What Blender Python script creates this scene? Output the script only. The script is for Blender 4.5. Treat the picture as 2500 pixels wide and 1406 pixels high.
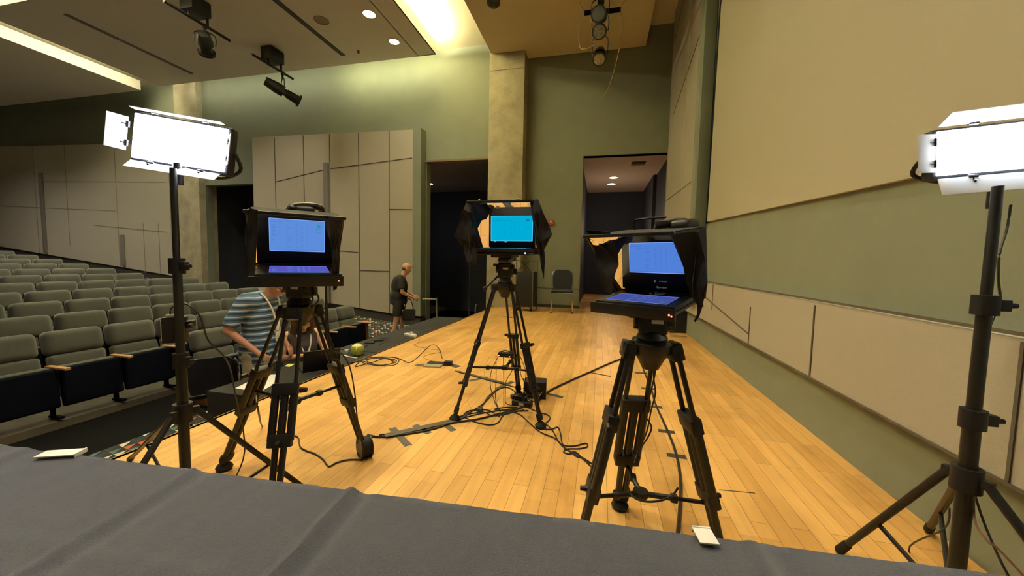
import bpy, bmesh, math, random
from mathutils import Vector, Matrix, noise
random.seed(7)
for o in list(bpy.data.objects): bpy.data.objects.remove(o)
S = bpy.context.scene
COL = S.collection
V = Vector
PI = math.pi
# ------------------------------------------------------------------ camera
F_PX = 907.7
YAW, PIT, ROL = -0.228701, 0.0685219, 0.0203236
_F = V((math.sin(YAW)*math.cos(PIT), math.cos(YAW)*math.cos(PIT), -math.sin(PIT)))
_R0 = V((math.cos(YAW), -math.sin(YAW), 0)); _U0 = _R0.cross(_F)
_R = math.cos(ROL)*_R0+math.sin(ROL)*_U0; _U = -math.sin(ROL)*_R0+math.cos(ROL)*_U0
CAM = V((0, 0, 1.2))
cd = bpy.data.cameras.new('camera'); cam = bpy.data.objects.new('camera', cd); COL.objects.link(cam)
cd.sensor_width = 36; cd.sensor_fit = 'HORIZONTAL'; cd.lens = F_PX/2500*36; cd.clip_start = .02; cd.clip_end = 100
m = Matrix((( _R.x, _U.x, -_F.x, CAM.x), (_R.y, _U.y, -_F.y, CAM.y), (_R.z, _U.z, -_F.z, CAM.z), (0, 0, 0, 1)))
cam.matrix_world = m
S.camera = cam
# survey of the photograph: the ray of a measured point, met with a known real plane
def ray(x, y): return _F+_R*((x-1250)/F_PX)-_U*((y-703)/F_PX)
def fl(x, y, z=0.0):
    d = ray(x, y); return CAM+d*((z-CAM.z)/d.z)
def at_depth(x, y, dep):
    d = ray(x, y); return CAM+d*dep
def on_plane(x, y, p0, n):
    d = ray(x, y); return CAM+d*((p0-CAM).dot(n)/d.dot(n))
# ------------------------------------------------------------------ world, exposure, lamps
w = bpy.data.worlds.new('world'); S.world = w; w.use_nodes = True
w.node_tree.nodes['Background'].inputs[0].default_value = (.95, .80, .55, 1)
w.node_tree.nodes['Background'].inputs[1].default_value = .10
S.view_settings.view_transform = 'Standard'; S.view_settings.look = 'None'
S.view_settings.exposure = 0.03; S.view_settings.gamma = 1; S.view_settings.use_curve_mapping = False
WARM = (1.0, .85, .60)
def lamp(kind, name, loc, energy, color, size=.2, rot=(0, 0, 0), **k):
    d = bpy.data.lights.new(name, kind); d.energy = energy; d.color = color
    if kind == 'AREA':
        d.shape = k.get('shape', 'RECTANGLE'); d.size = size; d.size_y = k.get('sy', size)
        if 'spread' in k: d.spread = k['spread']
    else: d.shadow_soft_size = size
    if kind == 'SPOT': d.spot_size = k.get('cone', 1.9); d.spot_blend = k.get('blend', .8)
    o = bpy.data.objects.new(name, d); COL.objects.link(o); o.location = loc; o.rotation_euler = rot
    return o
# stage down lights in the ceiling panel over the stage (out of the frame, above the photographer)
for x, y, e in ((-2.0, .6, 400), (-.1, .6, 370), (-2.0, 3.0, 350), (-.1, 3.0, 270), (-2.0, 5.2, 110), (-.2, 5.4, 70)):
    lamp('SPOT', 'stage_downlight_lamp', (x, y, 6.5), e, WARM, .12, cone=1.7, blend=.9)
# house down lights in the ceiling panel over the seats
for x, y, e in ((-6.0, 2.5, 160), (-8.5, 4.4, 170), (-11.5, 4.4, 200), (-5.14, 7.62, 110), (-5.14, 8.66, 70), (-9, 7.6, 220), (-12.5, 7.6, 260), (-17, 6.5, 420), (-20.5, 6.0, 420)):
    lamp('SPOT', 'house_downlight_lamp', (x, y, 6.5), e, (1, .90, .74), .12, cone=2.2, blend=.9)
# cove lamps lying on the edge of the ceiling panels and shining up
lamp('AREA', 'cove_lamp', (-4.50, 4.9, 6.875), 1900, (1, .87, .50), .12, (0, PI+.45, 0), sy=8.6)
lamp('AREA', 'cove_lamp', (-14.15, 7.5, 6.95), 260, (1, .93, .72), .12, (0, PI, 0), sy=3.4)
lamp('AREA', 'cove_lamp', (-9.1, 5.3, 6.95), 700, (1, .90, .6), 9.0, (PI, 0, 0), sy=.12)
lamp('AREA', 'cove_lamp', (-6.0, 9.44, 6.74), 50, (1, .92, .48), 3.2, (math.radians(58), 0, 0), sy=.06)
lamp('AREA', 'cove_lamp', (-10.5, 9.44, 6.74), 30, (1, .92, .6), 5.4, (math.radians(58), 0, 0), sy=.06)
# corridor lamps behind the two openings
lamp('POINT', 'corridor_lamp', (.35, 12.9, 2.4), 45, (1, .74, .52), .2)
lamp('POINT', 'corridor_lamp', (-6.2, 12.6, 2.2), 10, (1, .85, .7), .2)

# ------------------------------------------------------------------ materials
def srgb(r, g, b):
    f = lambda c: ((c/255+.055)/1.055)**2.4 if c > 10 else c/255/12.92
    return (f(r), f(g), f(b), 1)
MATS = {}
def mat(name, col, rough=.6, metal=0, nz=0, ns=20, bump=0, bs=None, emit=None, es=0, spec=.5, sheen=0):
    if name in MATS: return MATS[name]
    m = bpy.data.materials.new(name); m.use_nodes = True; nt = m.node_tree; b = nt.nodes['Principled BSDF']
    col = tuple(col)+((1,) if len(col) == 3 else ())
    b.inputs['Base Color'].default_value = col; b.inputs['Roughness'].default_value = rough; b.inputs['Metallic'].default_value = metal
    b.inputs['Specular IOR Level'].default_value = spec
    if sheen: b.inputs['Sheen Weight'].default_value = sheen
    tc = nt.nodes.new('ShaderNodeTexCoord')
    if nz:
        n = nt.nodes.new('ShaderNodeTexNoise'); n.inputs['Scale'].default_value = ns; n.inputs['Detail'].default_value = 6
        nt.links.new(tc.outputs['Object'], n.inputs['Vector'])
        r = nt.nodes.new('ShaderNodeMapRange'); r.inputs[1].default_value = .25; r.inputs[2].default_value = .75; r.inputs[3].default_value = 1-nz; r.inputs[4].default_value = 1+nz
        mx = nt.nodes.new('ShaderNodeVectorMath'); mx.operation = 'SCALE'; mx.inputs[0].default_value = col[:3]
        nt.links.new(n.outputs['Fac'], r.inputs[0]); nt.links.new(r.outputs[0], mx.inputs['Scale']); nt.links.new(mx.outputs[0], b.inputs['Base Color'])
    if bump:
        n2 = nt.nodes.new('ShaderNodeTexNoise'); n2.inputs['Scale'].default_value = bs or ns*4; n2.inputs['Detail'].default_value = 4
        nt.links.new(tc.outputs['Object'], n2.inputs['Vector'])
        bp = nt.nodes.new('ShaderNodeBump'); bp.inputs['Strength'].default_value = bump; bp.inputs['Distance'].default_value = .01
        nt.links.new(n2.outputs['Fac'], bp.inputs['Height']); nt.links.new(bp.outputs[0], b.inputs['Normal'])
    if emit:
        b.inputs['Emission Color'].default_value = tuple(emit)+((1,) if len(emit) == 3 else ()); b.inputs['Emission Strength'].default_value = es
    MATS[name] = m
    return m
class NT:
    def __init__(s, m): s.nt = m.node_tree
    def n(s, t, **k):
        x = s.nt.nodes.new(t)
        for a, v in k.items():
            if a.startswith('i_'):
                key = a[2:]; key = int(key) if key.isdigit() else key.replace('_', ' ')
                x.inputs[key].default_value = v
            else: setattr(x, a, v)
        return x
    def l(s, a, b): s.nt.links.new(a, b)
# stage floor: narrow maple strips running along the stage
def wood_floor():
    m = mat('stage_maple', (.6, .38, .15), .36); t = NT(m); b = m.node_tree.nodes['Principled BSDF']
    g = t.n('ShaderNodeNewGeometry'); sp = t.n('ShaderNodeSeparateXYZ'); t.l(g.outputs['Position'], sp.inputs[0])
    cb = t.n('ShaderNodeCombineXYZ'); t.l(sp.outputs['Y'], cb.inputs['X']); t.l(sp.outputs['X'], cb.inputs['Y'])
    br = t.n('ShaderNodeTexBrick'); br.offset = .37; br.offset_frequency = 2
    br.inputs['Color1'].default_value = (.82, .49, .155, 1); br.inputs['Color2'].default_value = (.64, .35, .095, 1)
    br.inputs['Mortar'].default_value = (.34, .17, .045, 1); br.inputs['Scale'].default_value = 1
    br.inputs['Mortar Size'].default_value = .0016; br.inputs['Mortar Smooth'].default_value = .3; br.inputs['Bias'].default_value = -.15
    br.inputs['Brick Width'].default_value = .95; br.inputs['Row Height'].default_value = .082
    t.l(cb.outputs[0], br.inputs['Vector'])
    br2 = t.n('ShaderNodeTexBrick'); br2.offset = .37; br2.offset_frequency = 2
    for k, v in (('Color1', (1.07, 1.06, 1.03, 1)), ('Color2', (.86, .84, .8, 1)), ('Mortar', (1, 1, 1, 1)), ('Scale', 1), ('Mortar Size', 0), ('Brick Width', .95*3), ('Row Height', .082*2)): br2.inputs[k].default_value = v
    t.l(cb.outputs[0], br2.inputs['Vector'])
    mp = t.n('ShaderNodeMapping'); mp.inputs['Scale'].default_value = (30, 2.2, 1); t.l(g.outputs['Position'], mp.inputs[0])
    n = t.n('ShaderNodeTexNoise', i_Scale=1.0, i_Detail=5.0); t.l(mp.outputs[0], n.inputs['Vector'])
    r = t.n('ShaderNodeMapRange'); r.inputs[1].default_value = .3; r.inputs[2].default_value = .7; r.inputs[3].default_value = .90; r.inputs[4].default_value = 1.08; t.l(n.outputs['Fac'], r.inputs[0])
    n3 = t.n('ShaderNodeTexNoise', i_Scale=1.5, i_Detail=7.0, i_Roughness=.65); t.l(g.outputs['Position'], n3.inputs['Vector'])
    r3 = t.n('ShaderNodeMapRange'); r3.inputs[1].default_value = .35; r3.inputs[2].default_value = .5; r3.inputs[3].default_value = .76; r3.inputs[4].default_value = 1.0; t.l(n3.outputs['Fac'], r3.inputs[0])
    a = t.n('ShaderNodeVectorMath', operation='MULTIPLY'); t.l(br.outputs['Color'], a.inputs[0]); t.l(br2.outputs['Color'], a.inputs[1])
    mu = t.n('ShaderNodeMath', operation='MULTIPLY'); t.l(r.outputs[0], mu.inputs[0]); t.l(r3.outputs[0], mu.inputs[1])
    c = t.n('ShaderNodeVectorMath', operation='SCALE'); t.l(a.outputs[0], c.inputs[0]); t.l(mu.outputs[0], c.inputs['Scale'])
    t.l(c.outputs[0], b.inputs['Base Color'])
    rr = t.n('ShaderNodeMapRange'); rr.inputs[3].default_value = .28; rr.inputs[4].default_value = .5; t.l(n3.outputs['Fac'], rr.inputs[0]); t.l(rr.outputs[0], b.inputs['Roughness'])
    bp = t.n('ShaderNodeBump', i_Strength=.25, i_Distance=.002); bp.invert = True; t.l(br.outputs['Fac'], bp.inputs['Height']); t.l(bp.outputs[0], b.inputs['Normal'])
    return m
def carpet_mat():
    m = mat('patterned_carpet', (.03, .03, .03), .95); t = NT(m); b = m.node_tree.nodes['Principled BSDF']
    g = t.n('ShaderNodeNewGeometry'); mp = t.n('ShaderNodeMapping'); mp.inputs['Scale'].default_value = (9, 9, 0); mp.inputs['Rotation'].default_value = (0, 0, .2); t.l(g.outputs['Position'], mp.inputs[0])
    fr = t.n('ShaderNodeVectorMath', operation='FRACTION'); t.l(mp.outputs[0], fr.inputs[0])
    fo = t.n('ShaderNodeVectorMath', operation='FLOOR'); t.l(mp.outputs[0], fo.inputs[0])
    wn = t.n('ShaderNodeTexWhiteNoise', noise_dimensions='2D'); t.l(fo.outputs[0], wn.inputs['Vector'])
    sp = t.n('ShaderNodeSeparateXYZ'); t.l(fr.outputs[0], sp.inputs[0])
    ad = t.n('ShaderNodeMath', operation='ADD'); t.l(sp.outputs['X'], ad.inputs[0]); t.l(sp.outputs['Y'], ad.inputs[1])
    lt = t.n('ShaderNodeMath', operation='LESS_THAN'); lt.inputs[1].default_value = .92; t.l(ad.outputs[0], lt.inputs[0])
    cr = t.n('ShaderNodeValToRGB'); cr.color_ramp.interpolation = 'CONSTANT'; e = cr.color_ramp.elements
    e[0].position = 0; e[0].color = (.02, .03, .03, 1); e[1].position = .28; e[1].color = (.42, .09, .04, 1)
    for p, c in ((.44, (.70, .66, .55, 1)), (.66, (.06, .13, .12, 1)), (.82, (.6, .56, .45, 1)), (.92, (.10, .09, .08, 1))):
        q = e.new(p); q.color = c
    t.l(wn.outputs['Value'], cr.inputs[0])
    mx = t.n('ShaderNodeMixRGB'); mx.inputs[1].default_value = (.012, .014, .016, 1); t.l(lt.outputs[0], mx.inputs[0]); t.l(cr.outputs[0], mx.inputs[2]); t.l(mx.outputs[0], b.inputs['Base Color'])
    return m
def screen_mat(name, col, st, dim):
    # an LCD panel: full brightness face on, dimmer and more violet at a glancing angle
    m = bpy.data.materials.new(name); m.use_nodes = True; nt = m.node_tree; nt.nodes.clear(); t = NT(m)
    o = t.n('ShaderNodeOutputMaterial'); e = t.n('ShaderNodeEmission'); lw = t.n('ShaderNodeLayerWeight', i_Blend=.5)
    cr = t.n('ShaderNodeValToRGB'); cr.color_ramp.elements[0].position = .45; cr.color_ramp.elements[0].color = tuple(c*st for c in col)+(1,)
    cr.color_ramp.elements[1].position = .75; cr.color_ramp.elements[1].color = tuple(dim)+(1,)
    t.l(lw.outputs['Facing'], cr.inputs[0]); t.l(cr.outputs[0], e.inputs[0]); t.l(e.outputs[0], o.inputs[0])
    return m
def stripes_mat():
    m = mat('striped_knit', (.1, .2, .35), .85); t = NT(m); b = m.node_tree.nodes['Principled BSDF']
    tc = t.n('ShaderNodeTexCoord'); sp = t.n('ShaderNodeSeparateXYZ'); t.l(tc.outputs['Object'], sp.inputs[0])
    n = t.n('ShaderNodeTexNoise', i_Scale=4.0); t.l(tc.outputs['Object'], n.inputs['Vector'])
    ma = t.n('ShaderNodeMath', operation='MULTIPLY_ADD'); ma.inputs[1].default_value = .03; t.l(n.outputs['Fac'], ma.inputs[0]); t.l(sp.outputs['Z'], ma.inputs[2])
    sc = t.n('ShaderNodeMath', operation='MULTIPLY'); sc.inputs[1].default_value = 1/.062; t.l(ma.outputs[0], sc.inputs[0])
    fr = t.n('ShaderNodeMath', operation='FRACT'); t.l(sc.outputs[0], fr.inputs[0])
    cr = t.n('ShaderNodeValToRGB'); cr.color_ramp.interpolation = 'CONSTANT'; e = cr.color_ramp.elements
    e[0].position = 0; e[0].color = (.60, .68, .76, 1); e[1].position = .17; e[1].color = (.09, .18, .29, 1)
    for p, c in ((.45, (.04, .065, .13, 1)), (.78, (.15, .27, .40, 1))):
        q = e.new(p); q.color = c
    t.l(fr.outputs[0], cr.inputs[0]); t.l(cr.outputs[0], b.inputs['Base Color'])
    return m
def concrete_mat():
    m = mat('cast_concrete', (.42, .38, .27), .85, bump=.3, bs=25); t = NT(m); b = m.node_tree.nodes['Principled BSDF']
    tc = t.n('ShaderNodeTexCoord')
    n = t.n('ShaderNodeTexNoise', i_Scale=1.8, i_Detail=9.0, i_Roughness=.7); t.l(tc.outputs['Object'], n.inputs['Vector'])
    cr = t.n('ShaderNodeValToRGB'); e = cr.color_ramp.elements; e[0].position = .3; e[0].color = (.27, .25, .17, 1); e[1].position = .7; e[1].color = (.52, .48, .35, 1)
    t.l(n.outputs['Fac'], cr.inputs[0]); t.l(cr.outputs[0], b.inputs['Base Color'])
    return m
M_WOOD = wood_floor(); M_CARP = carpet_mat(); M_CONC = concrete_mat()
M_GREEN = mat('green_wall_paint', (.19, .212, .165), .8, nz=.05, ns=3, bump=.12, bs=60)
M_GREEND = mat('dark_green_paint', (.13, .155, .12), .8, nz=.05, ns=3)
M_PANEL = mat('tan_acoustic_fabric', (.46, .425, .34), .95, nz=.03, ns=60, bump=.25, bs=300)
M_PANELN = mat('beige_acoustic_fabric', (.41, .39, .33), .95, nz=.03, ns=60, bump=.25, bs=300)
M_SEAM = mat('panel_reveal', (.07, .06, .045), .9)
M_CEIL = mat('ceiling_paint', (.74, .70, .64), .9, nz=.02, ns=5)
M_CEILB = mat('stage_ceiling_paint', (.72, .62, .38), .9, nz=.02, ns=5)
M_COVE = mat('cove_paint', (.78, .74, .55), .9)
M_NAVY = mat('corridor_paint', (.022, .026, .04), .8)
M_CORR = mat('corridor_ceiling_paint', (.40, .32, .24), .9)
M_BASE = mat('dark_base', (.022, .022, .02), .7)
M_SLOPE = mat('seating_floor_concrete', (.13, .115, .085), .85, nz=.2, ns=5)
M_BLK = mat('black_plastic', (.008, .008, .011), .5, spec=.3)
M_BLKM = mat('black_anodised_metal', (.009, .0088, .010), .42, nz=.15, ns=30, spec=.35)
M_RUB = mat('black_rubber', (.007, .007, .007), .75, spec=.3)
M_CLOTHB = mat('black_hood_cloth', (.007, .007, .012), .95, bump=.3, bs=60)
M_TCLOTH = mat('black_tablecloth', (.027, .029, .042), .94, nz=.16, ns=500, bump=.35, bs=700, sheen=.25)
M_TCLOTH2 = mat('black_table_cover', (.011, .011, .0115), .97, nz=.1, ns=90, bump=.2, bs=200)
M_SEAT = mat('grey_seat_fabric', (.066, .073, .068), .95, nz=.12, ns=120, bump=.3, bs=350, sheen=.35)
M_SHELL = mat('dark_seat_shell', (.004, .005, .011), .85, spec=.04)
M_ARM = mat('oak_armrest', (.52, .30, .11), .45, nz=.15, ns=15)
M_ARMD = mat('walnut_end_panel', (.20, .085, .04), .5, nz=.15, ns=15)
M_CHROME = mat('chrome', (.75, .73, .68), .2, metal=1)
M_WHITE = mat('white_plastic', (.75, .74, .66), .5)
M_PAPER = mat('white_paper', (.80, .80, .72), .8)
M_TAPE = mat('grey_black_gaffer_tape', (.045, .04, .03), .6, nz=.2, ns=60)
M_CABLE = mat('black_cable', (.014, .010, .010), .5)
M_CABLET = mat('beige_cable', (.48, .34, .14), .5)
M_SKIN = mat('skin', (.52, .27, .18), .55, nz=.06, ns=25)
M_SKINL = mat('fair_skin', (.66, .38, .24), .55, nz=.06, ns=25)
M_HAIRG = mat('short_grey_hair', (.20, .15, .11), .9, nz=.3, ns=90, bump=.5)
M_HAIRB = mat('brown_hair', (.13, .075, .04), .8, nz=.4, ns=60, bump=.5)
M_KHAKI = mat('khaki_cloth', (.46, .40, .28), .9, nz=.06, ns=50)
M_BLKC = mat('black_shirt_cloth', (.012, .012, .013), .95)
M_GREYC = mat('dark_grey_vest_cloth', (.07, .055, .055), .95)
M_STRIPE = stripes_mat()
M_LIME = mat('lime_plastic', (.50, .52, .08), .4)
M_YEL = mat('yellow_note_paper', (.78, .76, .22), .8)
M_RED = mat('red_alarm_plastic', (.42, .06, .04), .5)
M_GREY = mat('grey_metal_plate', (.33, .30, .20), .5, metal=.2)
M_GLASS = mat('beamsplitter_mirror_glass', (.80, .78, .76), .0, metal=1)
M_LED = mat('led_diffuser', (.9, .9, .9), .5, emit=(.78, .88, 1.0), es=30)
M_DOOR = mat('lit_barn_door_metal', (.70, .72, .74), .45)
M_REDLED = mat('red_indicator', (.8, .1, .05), .4, emit=(1, .12, .06), es=6)
M_WLED = mat('white_indicator', (.9, .9, .9), .4, emit=(1, .95, .9), es=5)
M_DL = mat('downlight_lens', (.8, .78, .65), .4, emit=(1, .93, .72), es=5)
M_LAMPG = mat('lamp_lens_glass', (.17, .165, .13), .15, nz=.5, ns=25, spec=.9)
# ------------------------------------------------------------------ mesh helpers
def xf(loc=(0, 0, 0), rot=None):
    M = Matrix.Translation(V(loc))
    if rot is not None: M = M @ (rot.to_4x4() if isinstance(rot, Matrix) else Matrix.Rotation(rot, 4, 'Z') if isinstance(rot, (int, float)) else Matrix.Rotation(rot[2], 4, 'Z') @ Matrix.Rotation(rot[1], 4, 'Y') @ Matrix.Rotation(rot[0], 4, 'X'))
    return M
def axis_mat(a, b):
    a, b = V(a), V(b); q = (b-a).to_track_quat('Z', 'Y'); return Matrix.Translation(a) @ q.to_matrix().to_4x4()
class MB:
    def __init__(s): s.bm = bmesh.new(); s.mi = 0; s.sm = []
    def mat(s, i): s.mi = i; return s
    def _fin(s, f0):
        s.bm.faces.ensure_lookup_table()
        for f in s.bm.faces[f0:]: f.material_index = s.mi
    def box(s, c, size, rot=None, bev=0, seg=2):
        f0 = len(s.bm.faces); M = xf(c, rot) @ Matrix.Diagonal((*size, 1))
        r = bmesh.ops.create_cube(s.bm, size=1, matrix=M)
        if bev:
            es = list({e for v in r['verts'] for e in v.link_edges})
            bmesh.ops.bevel(s.bm, geom=es, offset=min(bev, min(size)*.49), segments=seg, affect='EDGES', profile=.6)
        s._fin(f0); return s
    def cyl(s, a, b, r, r2=None, n=12, cap=True):
        f0 = len(s.bm.faces); a, b = V(a), V(b); L = (b-a).length
        M = axis_mat(a, b) @ Matrix.Translation((0, 0, L/2))
        bmesh.ops.create_cone(s.bm, cap_ends=cap, segments=n, radius1=r, radius2=r if r2 is None else r2, depth=L, matrix=M); s._fin(f0); return s
    def ball(s, c, r, n=12, rot=None):
        f0 = len(s.bm.faces); r = (r, r, r) if isinstance(r, (int, float)) else r
        bmesh.ops.create_uvsphere(s.bm, u_segments=n, v_segments=max(6, n*2//3), radius=1, matrix=xf(c, rot) @ Matrix.Diagonal((*r, 1))); s._fin(f0); return s
    def cap(s, a, b, r, r2=None, n=12):
        r2 = r if r2 is None else r2; s.cyl(a, b, r, r2, n); s.ball(a, r, n); s.ball(b, r2, n); return s
    def lathe(s, prof, M=None, n=24, ring=False):
        f0 = len(s.bm.faces); M = M or Matrix.Identity(4); rings = []
        for r, z in prof: rings.append([s.bm.verts.new(M @ V((r*math.cos(2*PI*k/n), r*math.sin(2*PI*k/n), z))) for k in range(n)])
        for a, b in zip(rings, rings[1:]):
            for k in range(n): s.bm.faces.new((a[k], a[(k+1) % n], b[(k+1) % n], b[k]))
        if ring:
            a, b = rings[-1], rings[0]
            for k in range(n): s.bm.faces.new((a[k], a[(k+1) % n], b[(k+1) % n], b[k]))
        else: s.bm.faces.new(rings[0][::-1]); s.bm.faces.new(rings[-1])
        s._fin(f0); return s
    def tube(s, pts, r, n=6, sub=5):
        f0 = len(s.bm.faces); P = smooth(pts, sub); rings = []; up = V((0, 0, 1))
        for i, p in enumerate(P):
            t = (P[min(i+1, len(P)-1)]-P[max(i-1, 0)])
            t = t.normalized() if t.length > 1e-9 else V((1, 0, 0))
            u = up.cross(t)
            if u.length < .15: u = V((1, 0, 0)).cross(t)
            u.normalize(); v = t.cross(u)
            rings.append([s.bm.verts.new(p+u*(r*math.cos(2*PI*k/n))+v*(r*math.sin(2*PI*k/n))) for k in range(n)])
        for a, b in zip(rings, rings[1:]):
            for k in range(n): s.bm.faces.new((a[k], a[(k+1) % n], b[(k+1) % n], b[k]))
        s.bm.faces.new(rings[0][::-1]); s.bm.faces.new(rings[-1]); s._fin(f0); return s
    def prism(s, poly, ext):
        """poly: list of 3-D points of one planar outline; ext: extrusion vector"""
        f0 = len(s.bm.faces); e = V(ext); a = [s.bm.verts.new(V(p)) for p in poly]; b = [s.bm.verts.new(V(p)+e) for p in poly]; n = len(a)
        s.bm.faces.new(a[::-1]); s.bm.faces.new(b)
        for k in range(n): s.bm.faces.new((a[k], a[(k+1) % n], b[(k+1) % n], b[k]))
        s._fin(f0); return s
    def grid(s, fn, nu, nv):
        f0 = len(s.bm.faces); g = [[s.bm.verts.new(V(fn(i/nu, j/nv))) for j in range(nv+1)] for i in range(nu+1)]
        for i in range(nu):
            for j in range(nv): s.bm.faces.new((g[i][j], g[i+1][j], g[i+1][j+1], g[i][j+1]))
        s._fin(f0); return s
    def build(s, name, mt=None, parent=None, sm=True, loc=None):
        bmesh.ops.recalc_face_normals(s.bm, faces=s.bm.faces)
        me = bpy.data.meshes.new(name); s.bm.to_mesh(me); s.bm.free()
        for k in (mt if isinstance(mt, (list, tuple)) else [mt]):
            if k: me.materials.append(k)
        if sm:
            for p in me.polygons: p.use_smooth = True
            me.set_sharp_from_angle(angle=math.radians(38))
        o = bpy.data.objects.new(name, me); COL.objects.link(o)
        if parent: o.parent = parent
        if loc is not None: o.location = loc
        return o
def smooth(pts, sub=5):
    P = [V(p) for p in pts]
    if len(P) < 3 or sub < 2: return P
    out = []
    for i in range(len(P)-1):
        a, b, c, d = P[max(i-1, 0)], P[i], P[i+1], P[min(i+2, len(P)-1)]
        for k in range(sub):
            t = k/sub; out.append(.5*((2*b)+(c-a)*t+(2*a-5*b+4*c-d)*t*t+(3*b-a-3*c+d)*t**3))
    out.append(P[-1]); return out
def tag(o, label, cat, group=None, kind=None):
    if label: o['label'] = label
    if cat: o['category'] = cat
    if group: o['group'] = group
    if kind: o['kind'] = kind
    return o
def thing(name, loc, rz, label, cat, group=None):
    o = bpy.data.objects.new(name, None); o.empty_display_size = .1; COL.objects.link(o); o.location = loc; o.rotation_euler = (0, 0, rz)
    return tag(o, label, cat, group)
def struct(o): o['kind'] = 'structure'; return o
def dup(root, loc, rz=None, label=None, group=None, parent=None):
    def cp(o, par):
        c = o.copy(); COL.objects.link(c)
        if par: c.parent = par
        for ch in [x for x in bpy.data.objects if x.parent == o]: cp(ch, c)
        return c
    c = cp(root, parent); c.location = loc
    if rz is not None: c.rotation_euler = (0, 0, rz)
    if label: c['label'] = label
    if group: c['group'] = group
    return c
def organic(name, fn, mt, parent=None, voxel=.008, it=6):
    b = MB(); fn(b); o = b.build(name, mt, parent)
    r = o.modifiers.new('blend', 'REMESH'); r.mode = 'VOXEL'; r.voxel_size = voxel; r.use_smooth_shade = True
    k = o.modifiers.new('soft', 'SMOOTH'); k.factor = .5; k.iterations = it
    return o
# ------------------------------------------------------------------ room shell
ZC, ZP = 7.1, 6.6            # upper ceiling, underside of the hung ceiling panels
WX, WY = 1.56, 10.1          # screen wall, end wall
SE, AZ = -2.76, -.85          # stage edge, hall floor
b = MB(); b.box(((SE+2.4)/2, 7.0, -.02), (2.4-SE, 18.5, .04)); struct(b.build('floor', M_WOOD, sm=False))
b = MB(); b.box((SE+.02, 3.8, -.05), (.05, 12.0, .1), bev=.01); struct(b.build('trim_1', mat('stage_nosing', (.55, .30, .10), .4)))
b = MB(); b.box((SE+.08, 3.8, -.4), (.1, 12.0, .62)); struct(b.build('trim_2', M_BASE, sm=False))
b = MB(); b.box((-3.85, 5.2, AZ-.05), (2.3, 20, .1)); struct(b.build('floor', M_CARP, sm=False))
b = MB(); b.box((-5.55, 5.2, AZ-.05), (1.1, 20, .1)); struct(b.build('floor', mat('black_floor_band', (.005, .0055, .006), .97, spec=.05), sm=False))  # plain black floor band between the patterned carpet and the seating slab
b = MB(); b.prism([(-4.2, 7.95, AZ-.05), (-4.2, 7.95, AZ+.15), (-5.2, 7.95, AZ+.15), (-26, 7.95, AZ+.15+.103*20.8), (-26, 7.95, AZ+2.0)], (0, 2.1, 0)); struct(b.build('floor', M_CARP, sm=False))
b = MB(); b.prism([(-6.08, -4.5, AZ+.09), (-26, -4.5, AZ+.103*20.8), (-26, 15, AZ+.103*20.8), (-6.08, 15, AZ+.09)], (0, 0, -.12)); struct(b.build('floor', M_SLOPE, sm=False))
def slope(x): return AZ+.103*max(0, -5.2-x)
def base(x): return slope(x)+.15
# end wall with its three openings
def wallrect(b, x0, x1, z0, z1, y=WY, t=.25): b.box(((x0+x1)/2, y+t/2, (z0+z1)/2), (x1-x0, t, z1-z0))
b = MB(); wallrect(b, -26, -13.1, -1, ZC+.2); wallrect(b, -13.1, -11.0, 3.6, ZC+.2); wallrect(b, -11.0, -4.95, -1, ZC+.2)
wallrect(b, -4.95, -3.05, 4.05, ZC+.2); wallrect(b, -3.05, -.5, -1, ZC+.2); wallrect(b, -.5, 1.7, 4.02, ZC+.2); struct(b.build('wall_far', M_GREEN, sm=False))
b = MB(); b.box((-1.3, WY-.005, .52), (1.6, .01, .02)); b.box((-1.25, WY-.01, .04), (1.5, .03, .08)); struct(b.build('baseboard_far', M_BASE, sm=False))
b = MB(); b.box((-4.0, WY+.05, 4.04), (2.0, .3, .05)); struct(b.build('trim_3', mat('opening_reveal', (.16, .12, .08), .8), sm=False))
# corridors
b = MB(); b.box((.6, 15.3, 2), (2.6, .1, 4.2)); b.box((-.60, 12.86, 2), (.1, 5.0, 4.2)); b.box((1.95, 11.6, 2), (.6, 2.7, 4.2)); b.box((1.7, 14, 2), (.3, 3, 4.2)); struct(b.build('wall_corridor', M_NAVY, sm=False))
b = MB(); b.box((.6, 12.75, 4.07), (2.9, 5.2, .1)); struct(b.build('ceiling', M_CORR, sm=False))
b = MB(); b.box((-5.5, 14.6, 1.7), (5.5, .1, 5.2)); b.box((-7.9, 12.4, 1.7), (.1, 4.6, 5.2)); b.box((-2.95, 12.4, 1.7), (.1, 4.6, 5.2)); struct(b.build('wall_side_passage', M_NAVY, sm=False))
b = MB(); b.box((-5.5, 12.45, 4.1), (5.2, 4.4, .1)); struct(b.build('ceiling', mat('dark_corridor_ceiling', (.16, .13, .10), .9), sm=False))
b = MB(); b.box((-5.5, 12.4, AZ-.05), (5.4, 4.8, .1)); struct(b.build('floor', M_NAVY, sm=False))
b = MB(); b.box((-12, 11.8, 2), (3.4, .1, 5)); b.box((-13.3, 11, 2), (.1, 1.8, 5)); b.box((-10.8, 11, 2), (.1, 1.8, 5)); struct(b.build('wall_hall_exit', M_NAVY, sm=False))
# screen wall, rear wall, near wall
b = MB(); b.box((WX+.15, 2.9, 3.3), (.3, 14.5, 8.2)); struct(b.build('wall_right', M_GREEN, sm=False))
b = MB(); b.box((-26.1, 5, 3), (.2, 20, 9)); struct(b.build('wall_left', M_PANEL, sm=False))
b = MB(); b.box((-12, -4.4, 3), (28.5, .2, 9)); struct(b.build('wall_near', M_PANEL, sm=False))
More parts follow.
